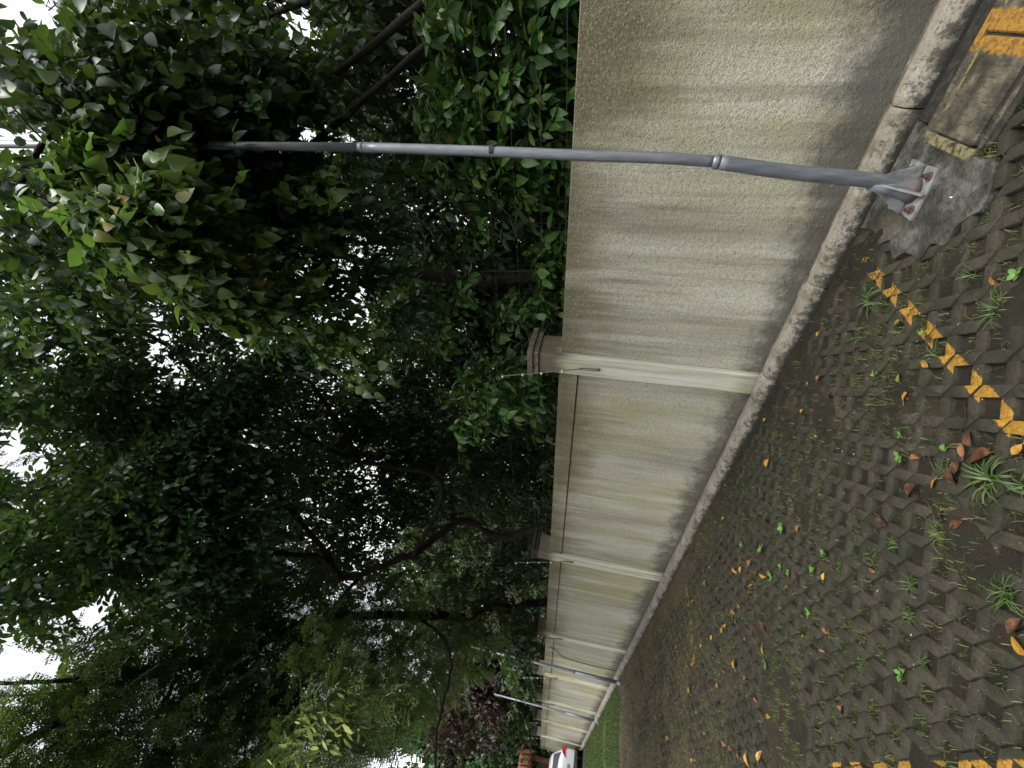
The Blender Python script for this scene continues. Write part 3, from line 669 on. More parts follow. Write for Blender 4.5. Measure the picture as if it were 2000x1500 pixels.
def tuft(px, py, n, h, label, wd=.0022, mat=None, spread=.012):
    p = gnd(px, py); e = np.zeros((n, 3)); e[:, :2] = rng.normal(0, spread, (n, 2)); e[:, 2] = -.012
    N = n; az = rng.random(N)*6.283; d = np.stack([np.cos(az), np.sin(az), 0*az], 1); s = np.stack([-np.sin(az), np.cos(az), 0*az], 1)
    hh = (h*(.5+.6*rng.random(N)))[:, None]; el = (.35+.9*rng.random(N))[:, None]; V = []; wv = (wd*(.7+.6*rng.random(N)))[:, None]
    for k, t in enumerate((0, .3, .6, .85)):
        a = el*(1-1.1*t*t*.7); c = e+d*hh*t*np.cos(a)+np.array([0, 0, 1.])*hh*t*np.sin(a)
        V += [c-s*wv*(1-.3*t), c+s*wv*(1-.3*t)]
    V.append(e+d*hh*.97*np.cos(el*.1)+np.array([0, 0, 1.])*hh*np.sin(el*.12)); V = np.stack(V, 1).reshape(-1, 3); b = (np.arange(N)*9)[:, None]
    Q = np.concatenate([b+np.array([2*k, 2*k+1, 2*k+3, 2*k+2]) for k in range(3)]); T = b+np.array([6, 7, 8])
    o = link('grass_tuft', np_mesh('grass_tuft', V, [T, Q]), mat or M_TUFT); o.location = (p[0], p[1], .0)
    return tag(o, label, 'grass tuft')
for t in [(1700, 588, 26, .13, 'broad-bladed green grass tuft beside the yellow painted crosses', .005),
          (1947, 602, 34, .11, 'star-shaped pale grass tuft nearest the photo edge', .0022), (1895, 540, 14, .09, 'sparse thin tuft left of the star-shaped one', .0015),
          (1824, 697, 16, .10, 'thin-bladed tuft touching the yellow painted line', .0018), (1842, 917, 22, .08, 'low tuft beside the dark purple leaf', .002),
          (1932, 938, 26, .13, 'wide-bladed bright tuft below the brown leaf cluster', .0045), (1985, 950, 12, .10, 'leafy shoot at the photo edge beside the wide-bladed tuft', .004),
          (1836, 1045, 22, .10, 'pale arching tuft among dark brown leaves', .0024), (1777, 1142, 40, .08, 'dense fine yellowish tuft between open paver holes', .0012),
          (1774, 1205, 40, .06, 'dense pale short tuft filling one paver hole', .0012), (1744, 1062, 34, .06, 'short bushy green tuft above the open square hole', .0014),
          (1705, 1098, 20, .08, 'tuft with long green blades over the round orange leaf', .0018), (1963, 1160, 30, .09, 'spreading grey green tuft at the right of the open pavers', .0022),
          (1639, 1103, 26, .05, 'small dense tuft beside the yellow tipped leaf', .0014), (1683, 1307, 60, .06, 'fine bright green tuft farthest down the pavers', .0011),
          (1880, 1085, 22, .07, 'loose tuft beside the pale arching tuft', .0014), (1418, 850, 60, .09, 'clump of weeds growing out of the kerb joint against the wall', .0016),
          (1800, 1290, 36, .05, 'low faded tuft on worn pavers', .0012), (1700, 545, 40, .05, 'fine feathery tuft next to the first yellow crosses', .0011),
          (1515, 850, 70, .08, 'bushy weed clump at the kerb past the first pillar', .0014), (1455, 960, 70, .08, 'second bushy weed clump along the kerb', .0014),
          (1890, 485, 26, .05, 'frizzy little tuft near the concrete footing', .0012), (1935, 425, 40, .05, 'fine tuft in the paver hole beside the footing edge', .001)]:
    tuft(t[0], t[1], t[2], t[3], t[4], t[5])
# the kerb weed sits on the kerb
def seedling(px, py, s, label, group=None):
    p = gnd(px, py); n = random.choice([4, 5, 6]); a0 = random.uniform(0, 6)
    az = a0+np.arange(n)*2.4; d = np.stack([np.cos(az), np.sin(az), .35+.3*rng.random(n)], 1)
    B = np.zeros((n, 3)); B[:, 2] = .006+.012*rng.random(n)
    v, t, q = leaves(B+d*.004, d, np.tile([0, 0, 1.], (n, 1))+rng.normal(0, .15, (n, 3)), s*.62*(.7+.5*rng.random(n)), 'round', .2, .2)
    o = link('seedling', np_mesh('seedling', v, [t, q]), M_SEED, None, True); o.location = (p[0], p[1], -.002); return tag(o, label, 'seedling', group)
SL = [(1763, 852, .035, 'small seedling beside a bare paver corner, above a larger one'), (1761, 893, .05, 'largest bright seedling with five round leaves'), (1851, 875, .035, 'seedling near the brown leaf cluster'),
      (1712, 732, .04, 'seedling beside the green yellow mottled leaf'), (1808, 650, .028, 'tiny seedling touching the dark wet leaf by the painted line'), (1992, 535, .05, 'bright seedling cut by the photo edge'),
      (1613, 1080, .05, 'seedling left of the small dense tuft'), (1592, 1113, .06, 'bright seedling beside the yellow tipped dark leaf'), (1584, 1197, .07, 'bright seedling inside a narrow paver hole'),
      (1765, 1316, .06, 'pale seedling on the worn pavers'), (1490, 1072, .07, 'bright seedling alone past the dark red leaf'), (1453, 1066, .06, 'seedling beside the slim orange leaf'),
      (1510, 1126, .07, 'lowest of the three far seedlings'), (1543, 1117, .06, 'right one of the three far seedlings'), (1528, 1107, .06, 'middle one of the three far seedlings'),
      (1500, 1300, .07, 'seedling in the shaded middle of the pavers'), (1380, 1140, .08, 'seedling beside the far yellow line'), (1530, 1030, .07, 'wide seedling beside the bright orange leaf')]
for s in SL: seedling(*s)

# twig on the ground
tw = MB(); tw.tube(smooth_path([gnd(x, y, .012) for x, y in [(1775, 748), (1800, 757), (1850, 776), (1880, 786), (1884, 795), (1885, 820), (1875, 842), (1863, 858)]], 4), .0022, 5)
tag(tw.build('fallen_twig', M_BARK, smooth=True), 'thin bent brown twig lying near the yellow painted crosses', 'twig')

# ------------------------------------------------------------------ trees and shrubs behind (and leaning over) the wall
# openings in the canopy through which sky shows (direction px, py, radius)
OPEN = [(30, 20, 75), (95, 62, 30), (565, 30, 42), (585, 70, 40), (600, 100, 25), (572, 262, 24), (610, 262, 16), (790, 168, 20), (360, 180, 18), (410, 50, 14), (430, 60, 12), (330, 60, 14),
        (305, 645, 34), (300, 680, 26), (345, 735, 26), (320, 715, 18), (290, 610, 16), (90, 640, 24), (105, 700, 26), (70, 610, 16), (80, 750, 14), (20, 860, 42), (60, 900, 40), (10, 900, 30), (95, 880, 22),
        (25, 975, 18), (115, 1080, 18), (100, 1030, 14), (180, 1185, 34), (160, 1215, 34), (145, 1240, 30), (215, 1165, 18), (250, 1210, 24), (270, 1240, 16), (130, 1270, 26), (90, 1300, 28), (20, 1290, 34), (60, 1275, 30),
        (15, 1340, 36), (60, 1330, 30), (110, 1340, 24), (180, 1310, 24), (240, 1290, 22), (300, 1290, 20), (330, 1310, 14), (20, 1410, 26), (60, 1390, 20), (140, 1360, 18), (250, 1380, 22), (230, 1400, 14), (300, 1370, 16), (140, 1430, 16),
        (330, 1440, 14), (470, 1455, 18), (480, 1470, 12), (200, 1480, 16), (775, 1480, 26), (750, 1490, 22), (810, 1490, 18), (650, 1232, 8), (655, 1240, 9), (40, 460, 12), (55, 455, 10), (300, 490, 14), (200, 560, 12), (240, 545, 10),
        (690, 145, 10), (740, 60, 8), (870, 75, 8), (880, 90, 8), (395, 1060, 10), (30, 1120, 14), (85, 1165, 14), (10, 1230, 18), (700, 730, 9), (740, 745, 8), (750, 715, 7), (760, 740, 10), (720, 690, 7), (900, 720, 10), (890, 650, 9), (900, 640, 7), (760, 1070, 5)]
for k in range(130):   # tiny chinks
    OPEN.append((random.choice([random.uniform(0, 700), random.uniform(650, 950)]), random.uniform(0, 1480), random.uniform(3, 7.5)))
for k in range(38): OPEN.append((random.gauss(820, 45), random.gauss(880, 90), random.uniform(3, 6.5)))
for k in range(40): OPEN.append((random.gauss(640, 40), random.gauss(780, 60), random.uniform(3, 7)))
OPEN = np.array(OPEN); OPEN[(OPEN[:, 2] >= 14), 2] *= 1.08
def keep(P, soft=.0, small=True):
    """drop twigs standing in a gap of the canopy, and any that would hang in front of the wall"""
    px, py = proj(P); ok = np.ones(len(P), bool)
    jit = 1+rng.normal(0, .22, len(P)) if soft else np.ones(len(P))
    for (a, b, r_) in OPEN:
        if not small and r_ < 10: continue
        ok &= ~(((px-a)**2+(py-b)**2) < (r_*jit)**2)
    if soft: ok |= rng.random(len(P)) < soft
    ok &= ~((np.abs(py-285) < 15) & ((px < 128) | ((px > 395) & (px < 760))) & (P[:, 1] < 3))
    ok &= ~((np.abs(py-284) < 34) & (px < 112) & (P[:, 1] < 3))
    dist = np.linalg.norm(P-np.array([0, 0, CZ]), axis=1)
    for (ax, ay, bx, by, dm) in ((885, 1282, 1215, 1335, 15), (960, 1353, 1170, 1410, 20)):
        t = np.clip(((px-ax)*(bx-ax)+(py-ay)*(by-ay))/((bx-ax)**2+(by-ay)**2), 0, 1); ok &= ~((np.hypot(px-ax-t*(bx-ax), py-ay-t*(by-ay)) < 13) & (dist < dm))
    low = (P[:, 0] < 3.75) & (P[:, 2] < 2.3+.12*np.clip(3.5-P[:, 0], 0, 3))
    return ok & ~low
def limb(mb, P, r0, r1, n=9, k=5, wob=.05):
    P = smooth_path(P, k+3); m2 = len(P); j = np.cumsum(rng.normal(0, .35*r0, (m2, 3)), 0); j -= j[0]; j = j-np.linspace(0, 1, m2)[:, None]*j[-1]
    P = np.array(P)+j*.8; mb.tube(P, np.linspace(r0, r1, m2)*(1+.12*rng.normal(size=m2).clip(-1, 1)), n, True, wob*2)
def sample(blobs, n):
    """random points in the union of blobs: (centre, radius vector, weight)"""
    wts = np.array([b[2] for b in blobs], float); wts /= wts.sum(); idx = rng.choice(len(blobs), n, p=wts)
    C = np.array([b[0] for b in blobs])[idx]; R = np.array([np.broadcast_to(b[1], 3) for b in blobs])[idx]
    q = rng.normal(size=(n, 3)); q /= np.linalg.norm(q, axis=1, keepdims=True); r_ = rng.random(n)[:, None]**.42
    return C+q*r_*R, C, q
def crown(name, parent, mat, blobs, ntwig, nleaf, L, kind, droop=.4, spread=.3, soft=.06, fold=.35, curl=.3, twigs=True, lsd=.2, small=True):
    P, C, q = sample(blobs, ntwig)
    # leaves gather in clumps: jitter the density with noise
    dn = vnoise(P[:, 0]+P[:, 2]*.7, P[:, 1]-P[:, 2]*.4, .55, 50)
    P = P[dn > .32]; q = q[dn > .32]
    k_ = keep(P, soft, small); P = P[k_]; q = q[k_]; n = len(P)
    tl = spread*(.6+.8*rng.random(n))
    d = q*.7+rng.normal(0, .6, (n, 3)); d[:, 2] = d[:, 2]*.5-droop; d /= np.linalg.norm(d, axis=1, keepdims=True)
    packs = []; perp = np.cross(d, rng.normal(size=(n, 3))); perp /= np.linalg.norm(perp, axis=1, keepdims=True)+1e-9
    allB, allD, allN, allL = [], [], [], []
    for k in range(nleaf):
        t = (k+.5)/nleaf; side = 1 if k % 2 else -1
        B = P+d*(tl*(t-.3))[:, None]+np.array([0, 0, -.25])*(t*t*tl)[:, None]*droop
        D = d*.7+perp*side*(.9-.5*t)+rng.normal(0, .22, (n, 3)); D[:, 2] -= droop*.6
        Nn = np.tile([0, 0, 1.], (n, 1))+rng.normal(0, .38, (n, 3))-np.array([.35, 0, 0])
        allB.append(B); allD.append(D); allN.append(Nn); allL.append(L*(1+rng.normal(0, lsd, n)).clip(.5, 1.7))
    B, D, Nn, LL = map(np.concatenate, (allB, allD, allN, allL))
    ok = ~((B[:, 0] < 3.75) & (B[:, 2] < 2.22)); B, D, Nn, LL = B[ok], D[ok], Nn[ok], LL[ok]
    o = leaf_obj(name, [leaves(B, D, Nn, LL, kind, fold, curl)], mat, parent); o.data.polygons.foreach_set('use_smooth', np.ones(len(o.data.polygons), bool))
    if twigs:
        m_ = min(n, 2500); V = []; F = []
        a = P[:m_]-d[:m_]*(tl[:m_]*.5)[:, None]; b = P[:m_]+d[:m_]*(tl[:m_]*.7)[:, None]+np.array([0, 0, -.15])*tl[:m_][:, None]*droop
        r_ = .0035; u = perp[:m_]*r_; v = np.cross(d[:m_], perp[:m_])*r_
        V = np.stack([a+u, a-u*.5+v, a-u*.5-v, b], 1).reshape(-1, 3); base = (np.arange(m_)*4)[:, None]
        T = np.concatenate([base+np.array(t) for t in ((0, 1, 3), (1, 2, 3), (2, 0, 3))])
        link('twigs', np_mesh('twigs', V, [T]), M_BARK, parent)
    return o
def B_(px, py, dist, r, wt=1.): return (atd(px, py, dist), r, wt)
def tree(label, base, cat='tree', name='tree', group=None): return empty(name, base, label, cat, group)

# 1 dark round-leaved tree, nearest, its crown over the lamp pole
t = tree('dark round-leaved tree whose crown hangs over the nearest pole', (5.2, -.6, 0), name='broadleaf_tree')
m_ = MB(); limb(m_, [(5.2, -.6, 0), (5.1, -.5, 1.8), (4.9, -.3, 3.2), atd(300, 100, 7.5)], .13, .012); m_.build('trunk', M_BARK, t, True)
m_ = MB()
for P in ([(4.9, -.3, 3.2), atd(520, 250, 5.2), atd(420, 180, 5.4), atd(180, 165, 5.2), atd(0, 110, 5)], [(5.0, -.4, 2.6), atd(640, 260, 4.9), atd(560, 262, 4.9), atd(420, 240, 4.9)],
          [atd(520, 250, 5.2), atd(350, 300, 5), atd(150, 300, 5.2)], [atd(420, 180, 5.4), atd(380, 80, 5.3), atd(200, 20, 5.4)], [atd(150, 170, 5.2), atd(110, 250, 5), atd(20, 390, 5)]): limb(m_, P, .035, .012, 7)
m_.build('branches', M_BARK, t, True)
bl = [B_(80, 120, 5.2, .9), B_(200, 60, 5.6, .9), B_(330, 120, 5.0, .8), B_(430, 190, 4.8, .8, 1.4), B_(480, 90, 5.2, .8), B_(350, 280, 4.6, .7, 1.2), B_(150, 280, 4.8, .8), B_(260, 200, 4.7, .7, 1.2), B_(520, 230, 5.0, .6), B_(60, 400, 5.4, .9), B_(480, 330, 4.8, .6), B_(-150, 200, 5.5, 1.2), B_(300, -200, 5.6, 1.2), B_(520, -150, 5.8, 1.)]  # blobs out of view extend the crown, added to block light from above
crown('crown', t, LEAF_BIG, bl, 2300, 6, .092, 'round', .6, .28, .04, .4, .5, lsd=.3)
bl = [B_(100, 150, 8, 1.6), B_(300, 100, 8, 1.5), B_(450, 250, 7.5, 1.3), B_(200, 350, 8, 1.5), B_(620, 100, 7.5, 1.0, .8)]
crown('crown', t, LEAF_MID, bl, 2600, 6, .13, 'oval', .4, .3, .03)

# 2 heart-leaved vine tree, bright, close over the lot
t = tree('bright heart-leaved tree drooping in front of the darker crowns', (4.5, 2.15, 0), name='heart_leaved_tree')
tr = [atx(1110, 545, 4.5), atx(1000, 543, 4.5), atx(900, 540, 4.5), atx(760, 520, 4.5), atx(600, 470, 4.45)]
m_ = MB(); limb(m_, [(4.5, 2.1, 0), tr[0]]+tr[1:], .10, .045, 10); m_.build('trunk', M_BARK, t, True)
m_ = MB(); R_ = [atd(0, 180, 4.3), atd(100, 290, 4.1), atd(220, 400, 3.9), atd(340, 500, 3.8), atd(470, 590, 3.9), atd(600, 680, 4.1), atd(700, 790, 4.4)]
limb(m_, [tr[-1], atd(420, 470, 4.35), atd(300, 440, 4.3), atd(220, 400, 4.0)], .03, .008, 7)
for a, b in zip(R_, R_[1:]): limb(m_, [a, (a+b)/2+[0, 0, .02], b], .007, .005, 5)
m_.build('branches', M_BARK, t, True)
bl = [B_(130, 330, 4.0, .22, .8), B_(190, 400, 3.9, .26, 1.2), B_(230, 300, 4.1, .25, .7), B_(280, 420, 3.8, .30, 1.4), B_(250, 480, 3.9, .25, 1), B_(340, 500, 3.8, .28, 1.3), B_(400, 440, 3.9, .3, 1.0), B_(400, 560, 3.9, .22, 1.2), B_(460, 540, 4.0, .25, .9), B_(500, 620, 4.0, .20, .9), B_(560, 580, 4.1, .26, 1), B_(640, 660, 4.2, .22, .9), B_(700, 720, 4.3, .20, .7), B_(430, 610, 3.9, .14, .5), B_(620, 410, 4.1, .2, .35), B_(550, 350, 4.2, .3, .3), B_(700, 620, 4.4, .25, .4)]
crown('crown', t, LEAF_BRIGHT, bl, 520, 6, .084, 'heart', .8, .26, .2, .35, .6, lsd=.3, small=False)
bl = [B_(350, 380, 4.8, .6), B_(450, 450, 4.9, .7), B_(550, 500, 4.9, .7), B_(650, 400, 5, .7), B_(600, 620, 5.0, .6), B_(520, 400, 4.6, .5), B_(100, 480, 5.2, .9), B_(700, 520, 5.0, .6), B_(770, 600, 4.9, .45, .8)]
crown('crown', t, LEAF_MID, bl, 1500, 6, .105, 'oval', .6, .26, .05)

# 3 shrubs with large glossy leaves just behind the wall
def shrub(label, base, blobs, n, mat=LEAF_SHRUB, L=.135, kind='oval', stems=5, nl=6, grp='large-leaved shrubs behind the wall', **kw):
    t = tree(label, base, 'shrub', 'shrub', grp)
    m_ = MB(); b0 = np.array([base[0], base[1], 0.])
    for k in range(stems):
        c = blobs[k % len(blobs)][0]; limb(m_, [b0+rng.normal(0, .06, 3)*[1, 1, 0], b0*.5+c*.5+rng.normal(0, .12, 3), c+rng.normal(0, .1, 3)], .022, .008, 6)
    m_.build('stems', M_BARK, t, True)
    crown('foliage', t, mat, blobs, n, nl, L, kind, kw.get('droop', .35), kw.get('spread', .26), kw.get('soft', .05)); return t
shrub('large-leaved shrub above the wall right of the nearest pole', (4.4, -.1, 0), [B_(900, 20, 4.6, .42), B_(1000, 60, 4.5, .40), B_(1080, 20, 4.4, .3), B_(930, 120, 4.7, .40), B_(1040, 150, 4.5, .32), B_(900, -90, 4.8, .6), B_(1080, -90, 4.6, .5)], 420)
shrub('large-leaved shrub directly behind the nearest pole', (4.5, .75, 0), [B_(880, 230, 4.8, .42), B_(960, 220, 4.6, .38), B_(1050, 230, 4.5, .30), B_(920, 330, 4.8, .36), B_(1000, 330, 4.7, .34), B_(1080, 320, 4.6, .26, .6), B_(870, 300, 4.9, .34)], 380)
shrub('large-leaved shrub with yellowing leaves before the nearest pillar', (4.5, 1.5, 0), [B_(1020, 430, 4.7, .30), B_(900, 420, 4.8, .26, .6), B_(1070, 500, 4.7, .26), B_(1080, 570, 4.7, .2, .5), B_(870, 560, 4.9, .3, .7), B_(1000, 620, 4.9, .25, .5), B_(860, 650, 5.0, .28, .6)], 170)
shrub('large-leaved shrub over the nearest pillar and its rod', (4.8, 3.3, 0), [B_(930, 740, 5.1, .3, .8), B_(960, 800, 5.2, .3, .7), B_(1050, 790, 5.1, .25, .8), B_(1000, 720, 5.2, .25), B_(900, 830, 5.5, .4, .6)], 130)

# 4 big oval-leaved tree in the middle
t = tree('tall oval-leaved tree with a leaning dark trunk behind the third panel', (5.8, 6.6, 0), name='oval_leaved_tree')
m_ = MB(); limb(m_, [(5.4, 7.6, .2), atd(1000, 1040, 9.2), atd(903, 1020, 8.8), atd(804, 1093, 8.3), atd(720, 1119, 8), atd(665, 1126, 7.8), atd(610, 1089, 7.6), atd(500, 1075, 7.4), atd(300, 1020, 7.6)], .078, .03, 10, 6); m_.build('trunk', M_BARK, t, True)
m_ = MB()
for P in ([atd(804, 1093, 8.3), atd(860, 940, 8), atd(700, 900, 7.6), atd(560, 820, 7.4), atd(450, 780, 7.5)], [atd(665, 1126, 7.8), atd(560, 980, 7.4), atd(400, 900, 7.3), atd(200, 850, 7.5)],
          [atd(500, 1075, 7.4), atd(300, 1150, 7.5), atd(150, 1130, 7.6)], [atd(700, 900, 7.6), atd(600, 740, 7), atd(500, 690, 7)], [atd(450, 780, 7.5), atd(300, 660, 7.6), atd(100, 560, 8)]): limb(m_, P, .05, .014, 7)
m_.build('branches', M_BARK, t, True)
bl = [B_(130, 620, 7.2, .9), B_(60, 760, 7.4, 1.), B_(180, 760, 7, .9), B_(260, 860, 6.9, .9), B_(180, 970, 7, .9, 1.2), B_(330, 980, 6.8, .9, 1.2), B_(90, 1060, 7.2, .9), B_(280, 1100, 7, .8), B_(430, 880, 6.9, .8), B_(440, 1010, 7, .8, 1.2), B_(480, 740, 6.8, .6), B_(400, 650, 7, .7), B_(230, 560, 7, .8), B_(20, 1180, 7.5, .7, .6), B_(420, 1120, 7.3, .6), B_(60, 500, 7.2, .9), B_(-150, 700, 7.5, 1.5), B_(-150, 1000, 7.5, 1.5), B_(560, 900, 7.4, .7, .8), B_(560, 660, 6.8, .5, .7), B_(330, 800, 7, .8)]  # blobs above the view are added to keep light off the foliage below
crown('crown', t, LEAF_MID, bl, 7500, 6, .098, 'oval', .4, .28, .05)
bl = [B_(300, 700, 9.5, 2.2), B_(300, 1000, 9.5, 2.2), B_(100, 850, 9.5, 2.2), B_(550, 800, 9.5, 1.8), B_(650, 960, 11, 2.2, 1.5), B_(760, 1050, 11.5, 2), B_(540, 1080, 11, 2), B_(700, 780, 10, 1.6), B_(850, 900, 11, 1.6)]
crown('crown', t, LEAF_FAR, bl, 9000, 6, .14, 'oval', .4, .35, .02, twigs=False)

# 5 feathery tree
def fronds(name, parent, mat, blobs, n, Lf=.32, soft=.12, droop=.5):
    P, C, q = sample(blobs, n); k_ = keep(P, soft); P = P[k_]; q = q[k_]; n = len(P)
    d = q*[1, 1, .3]+rng.normal(0, .5, (n, 3)); d[:, 2] -= droop; d /= np.linalg.norm(d, axis=1, keepdims=True)
    up = np.tile([0, 0, 1.], (n, 1))+rng.normal(0, .3, (n, 3)); s = np.cross(d, up); s /= np.linalg.norm(s, axis=1, keepdims=True); nn = np.cross(s, d)
    ln = Lf*(.6+.7*rng.random(n)); B, D, Nn, LL = [], [], [], []; np_ = 5; nl = 7
    for i in range(np_):
        t = (i+1)/np_; A = P+d*(ln*t)[:, None]-nn*(ln*.18*t*t)[:, None]
        for sd_ in (-1, 1):
            pd = s*sd_*.85+d*.5-nn*.15; pl_ = ln*.42*(1-.35*abs(t-.5))
            for j in range(nl):
                u = (j+.6)/nl; Q = A+pd*(pl_*u)[:, None]
                for s2 in (-1, 1):
                    B.append(Q); D.append(d*s2*.95+pd*.45+rng.normal(0, .22, (n, 3))); Nn.append(nn+rng.normal(0, .2, (n, 3))); LL.append(ln*.125*(1-.5*abs(u-.5)))
    B, D, Nn, LL = map(np.concatenate, (B, D, Nn, LL)); k2 = ~((B[:, 0] < 3.75) & (B[:, 2] < 2.25)); B, D, Nn, LL = B[k2], D[k2], Nn[k2], LL[k2]
    D /= np.linalg.norm(D, axis=1, keepdims=True); S = np.cross(D, Nn); S /= np.linalg.norm(S, axis=1, keepdims=True); L1 = LL[:, None]
    V = np.stack([B, B+D*L1*.5+S*L1*.21, B+D*L1, B+D*L1*.5-S*L1*.21], 1).reshape(-1, 3); b = (np.arange(len(B))*4)[:, None]
    link(name, np_mesh(name, V, [b+np.array([0, 1, 2, 3])]), mat, parent)
t = tree('feathery-leaved tree with bare dark limbs against the sky', (4.6, 11.5, 0), name='feathery_tree')
m_ = MB(); limb(m_, [(4.6, 11.5, 0), atd(1040, 1180, 12.3), atd(900, 1200, 11), atd(700, 1190, 9.5), atd(600, 1207, 8.8), atd(477, 1254, 8.2), atd(367, 1287, 8), atd(275, 1295, 7.8), atd(198, 1324, 7.7), atd(110, 1379, 7.7), atd(0, 1449, 7.8), atd(-100, 1510, 7.8)], .10, .028, 9, 6); m_.build('trunk', M_BARK, t, True)
m_ = MB()
for P, r0 in (([atd(198, 1324, 7.7), atd(100, 1325, 7.7), atd(0, 1326, 7.8), atd(-80, 1320, 8)], .028), ([atd(348, 1320, 8), atd(325, 1360, 8), atd(312, 1383, 8), atd(290, 1440, 8.2), atd(271, 1510, 8.4)], .03), ([atd(477, 1254, 8.2), atd(400, 1300, 8.2), atd(348, 1320, 8)], .03),
              ([atd(702, 1130, 9.2), atd(654, 1177, 9), atd(610, 1229, 8.7), atd(573, 1364, 8.6)], .035), ([atd(600, 1207, 8.8), atd(560, 1300, 8.8), atd(500, 1400, 9), atd(470, 1510, 9)], .03), ([atd(367, 1287, 8), atd(260, 1310, 8), atd(190, 1345, 8), atd(0, 1360, 8)], .015),
              ([atd(275, 1295, 7.8), atd(240, 1340, 7.8), atd(150, 1400, 7.8), atd(60, 1490, 7.9)], .014), ([atd(600, 1300, 8.8), atd(480, 1330, 8.6), atd(400, 1400, 8.6), atd(330, 1500, 8.6)], .018), ([atd(520, 1120, 9), atd(420, 1180, 8.6), atd(330, 1240, 8.2), atd(260, 1270, 8)], .015),
              ([atd(620, 1080, 9), atd(500, 1150, 8.8), atd(430, 1230, 8.4)], .014), ([atd(800, 1195, 9.6), atd(860, 1235, 9.3), atd(881, 1273, 9), atd(878, 1317, 9), atd(856, 1405, 9), atd(850, 1500, 9)], .035), ([atd(640, 1300, 9), atd(610, 1330, 8.8), atd(560, 1350, 8.8)], .02)): limb(m_, P, r0, r0*.5, 6)
m_.build('branches', M_BARK, t, True)
bl = [B_(60, 1440, 7.8, .8), B_(180, 1430, 8, .8), B_(300, 1430, 8.2, .8), B_(420, 1380, 8.4, .9), B_(350, 1230, 8.2, .7), B_(450, 1180, 8.6, .8), B_(520, 1300, 8.8, .9), B_(650, 1280, 9, .9), B_(600, 1430, 9, .9), B_(480, 1460, 8.8, .8), B_(100, 1290, 7.9, .35, .35), B_(200, 1270, 8, .35, .3), B_(20, 1370, 7.9, .3, .3), B_(720, 1380, 9.2, .7, .8), B_(560, 1200, 9.2, .9), B_(720, 1220, 9.6, .9), B_(820, 1300, 10, .8), B_(900, 1250, 11, .9, .8), B_(30, 910, 8, .4, .3), B_(400, 1520, 8.6, .9)]
fronds('crown', t, LEAF_FEATHER, bl, 4300, .32, .06)
pd = []
for c, n in ((B_(660, 1400, 6.4, .30), 60), (B_(600, 1430, 6.5, .30), 55), (B_(740, 1380, 6.6, .26), 45), (B_(570, 1480, 6.5, .25), 30), (B_(690, 1350, 6.6, .2), 20)):
    P, _, _ = sample([c], n); D = rng.normal(0, .35, (n, 3)); D[:, 2] -= .9; pd.append(leaves(P, D, rng.normal(size=(n, 3)), .13*(1+rng.normal(0, .2, n)), 'lance', .2, .3))
leaf_obj('pods', pd, M_POD, t)
bl = [B_(640, 1400, 6.5, .42), B_(590, 1450, 6.6, .4), B_(730, 1390, 6.7, .35), B_(620, 1260, 7, .4)]
fronds('fronds', t, LEAF_FEATHER, bl, 240, .3)

# 6 shrubs, flowers and dark trees farther back
shrub('dark shrub with clusters of cream flowers over the fourth panel', (6.2, 11.5, 0), [B_(960, 1150, 11.5, .8), B_(980, 1230, 11.6, .7), B_(900, 1180, 11.5, .8), B_(1000, 1100, 11, .6), B_(850, 1230, 11.5, .8), B_(1030, 1270, 12, .5)], 700, LEAF_FAR, .14, 'oval', grp='dark shrubs behind the far panels')
fl = []
for (px, py, r_, n) in ((998, 1155, .16, 26), (1010, 1170, .1, 10), (958, 1215, .20, 44), (970, 1225, .12, 20), (915, 1198, .10, 12), (880, 1190, .07, 8), (850, 1195, .07, 7), (840, 1235, .06, 6), (868, 1340, .12, 12)):
    P, _, _ = sample([B_(px, py, 10.4, r_)], n); P = np.repeat(P, 4, 0)+rng.normal(0, .012, (4*n, 3)); fl.append(leaves(P, rng.normal(size=(4*n, 3)), rng.normal(size=(4*n, 3)), np.full(4*n, .05), 'small', .3, .2))
leaf_obj('flower_clusters', fl, M_FLOWER, bpy.data.objects['shrub.004'])
shrub('reddish brown dry-leaved shrub behind the last panels', (5.6, 27, 0), [B_(930, 1400, 27, 1.8), B_(960, 1350, 22, 1.1), B_(880, 1420, 28, 1.5), B_(920, 1330, 22, .9)], 1500, LEAF_RED, .20, 'oval', grp='dark shrubs behind the far panels')
shrub('dark low shrub behind the farthest pillars', (5.5, 22, 0), [B_(1030, 1340, 19, 1.0), B_(1000, 1420, 30, 1.8), B_(1020, 1300, 17.5, .8), B_(1040, 1400, 28, 1.1), B_(1040, 1430, 34, 1.6)], 1400, LEAF_FAR, .19, 'oval', grp='dark shrubs behind the far panels')
shrub('light green shrub with loose leaves above the tiled roof', (3.4, 37, 0), [B_(950, 1450, 36, 2.4), B_(890, 1480, 36, 2.8), B_(840, 1460, 35, 2.6), B_(990, 1480, 37, 1.8), B_(1020, 1460, 38, 1.8), B_(900, 1560, 36, 2.6)], 3000, LEAF_SHRUB, .26, 'oval', grp='dark shrubs behind the far panels')
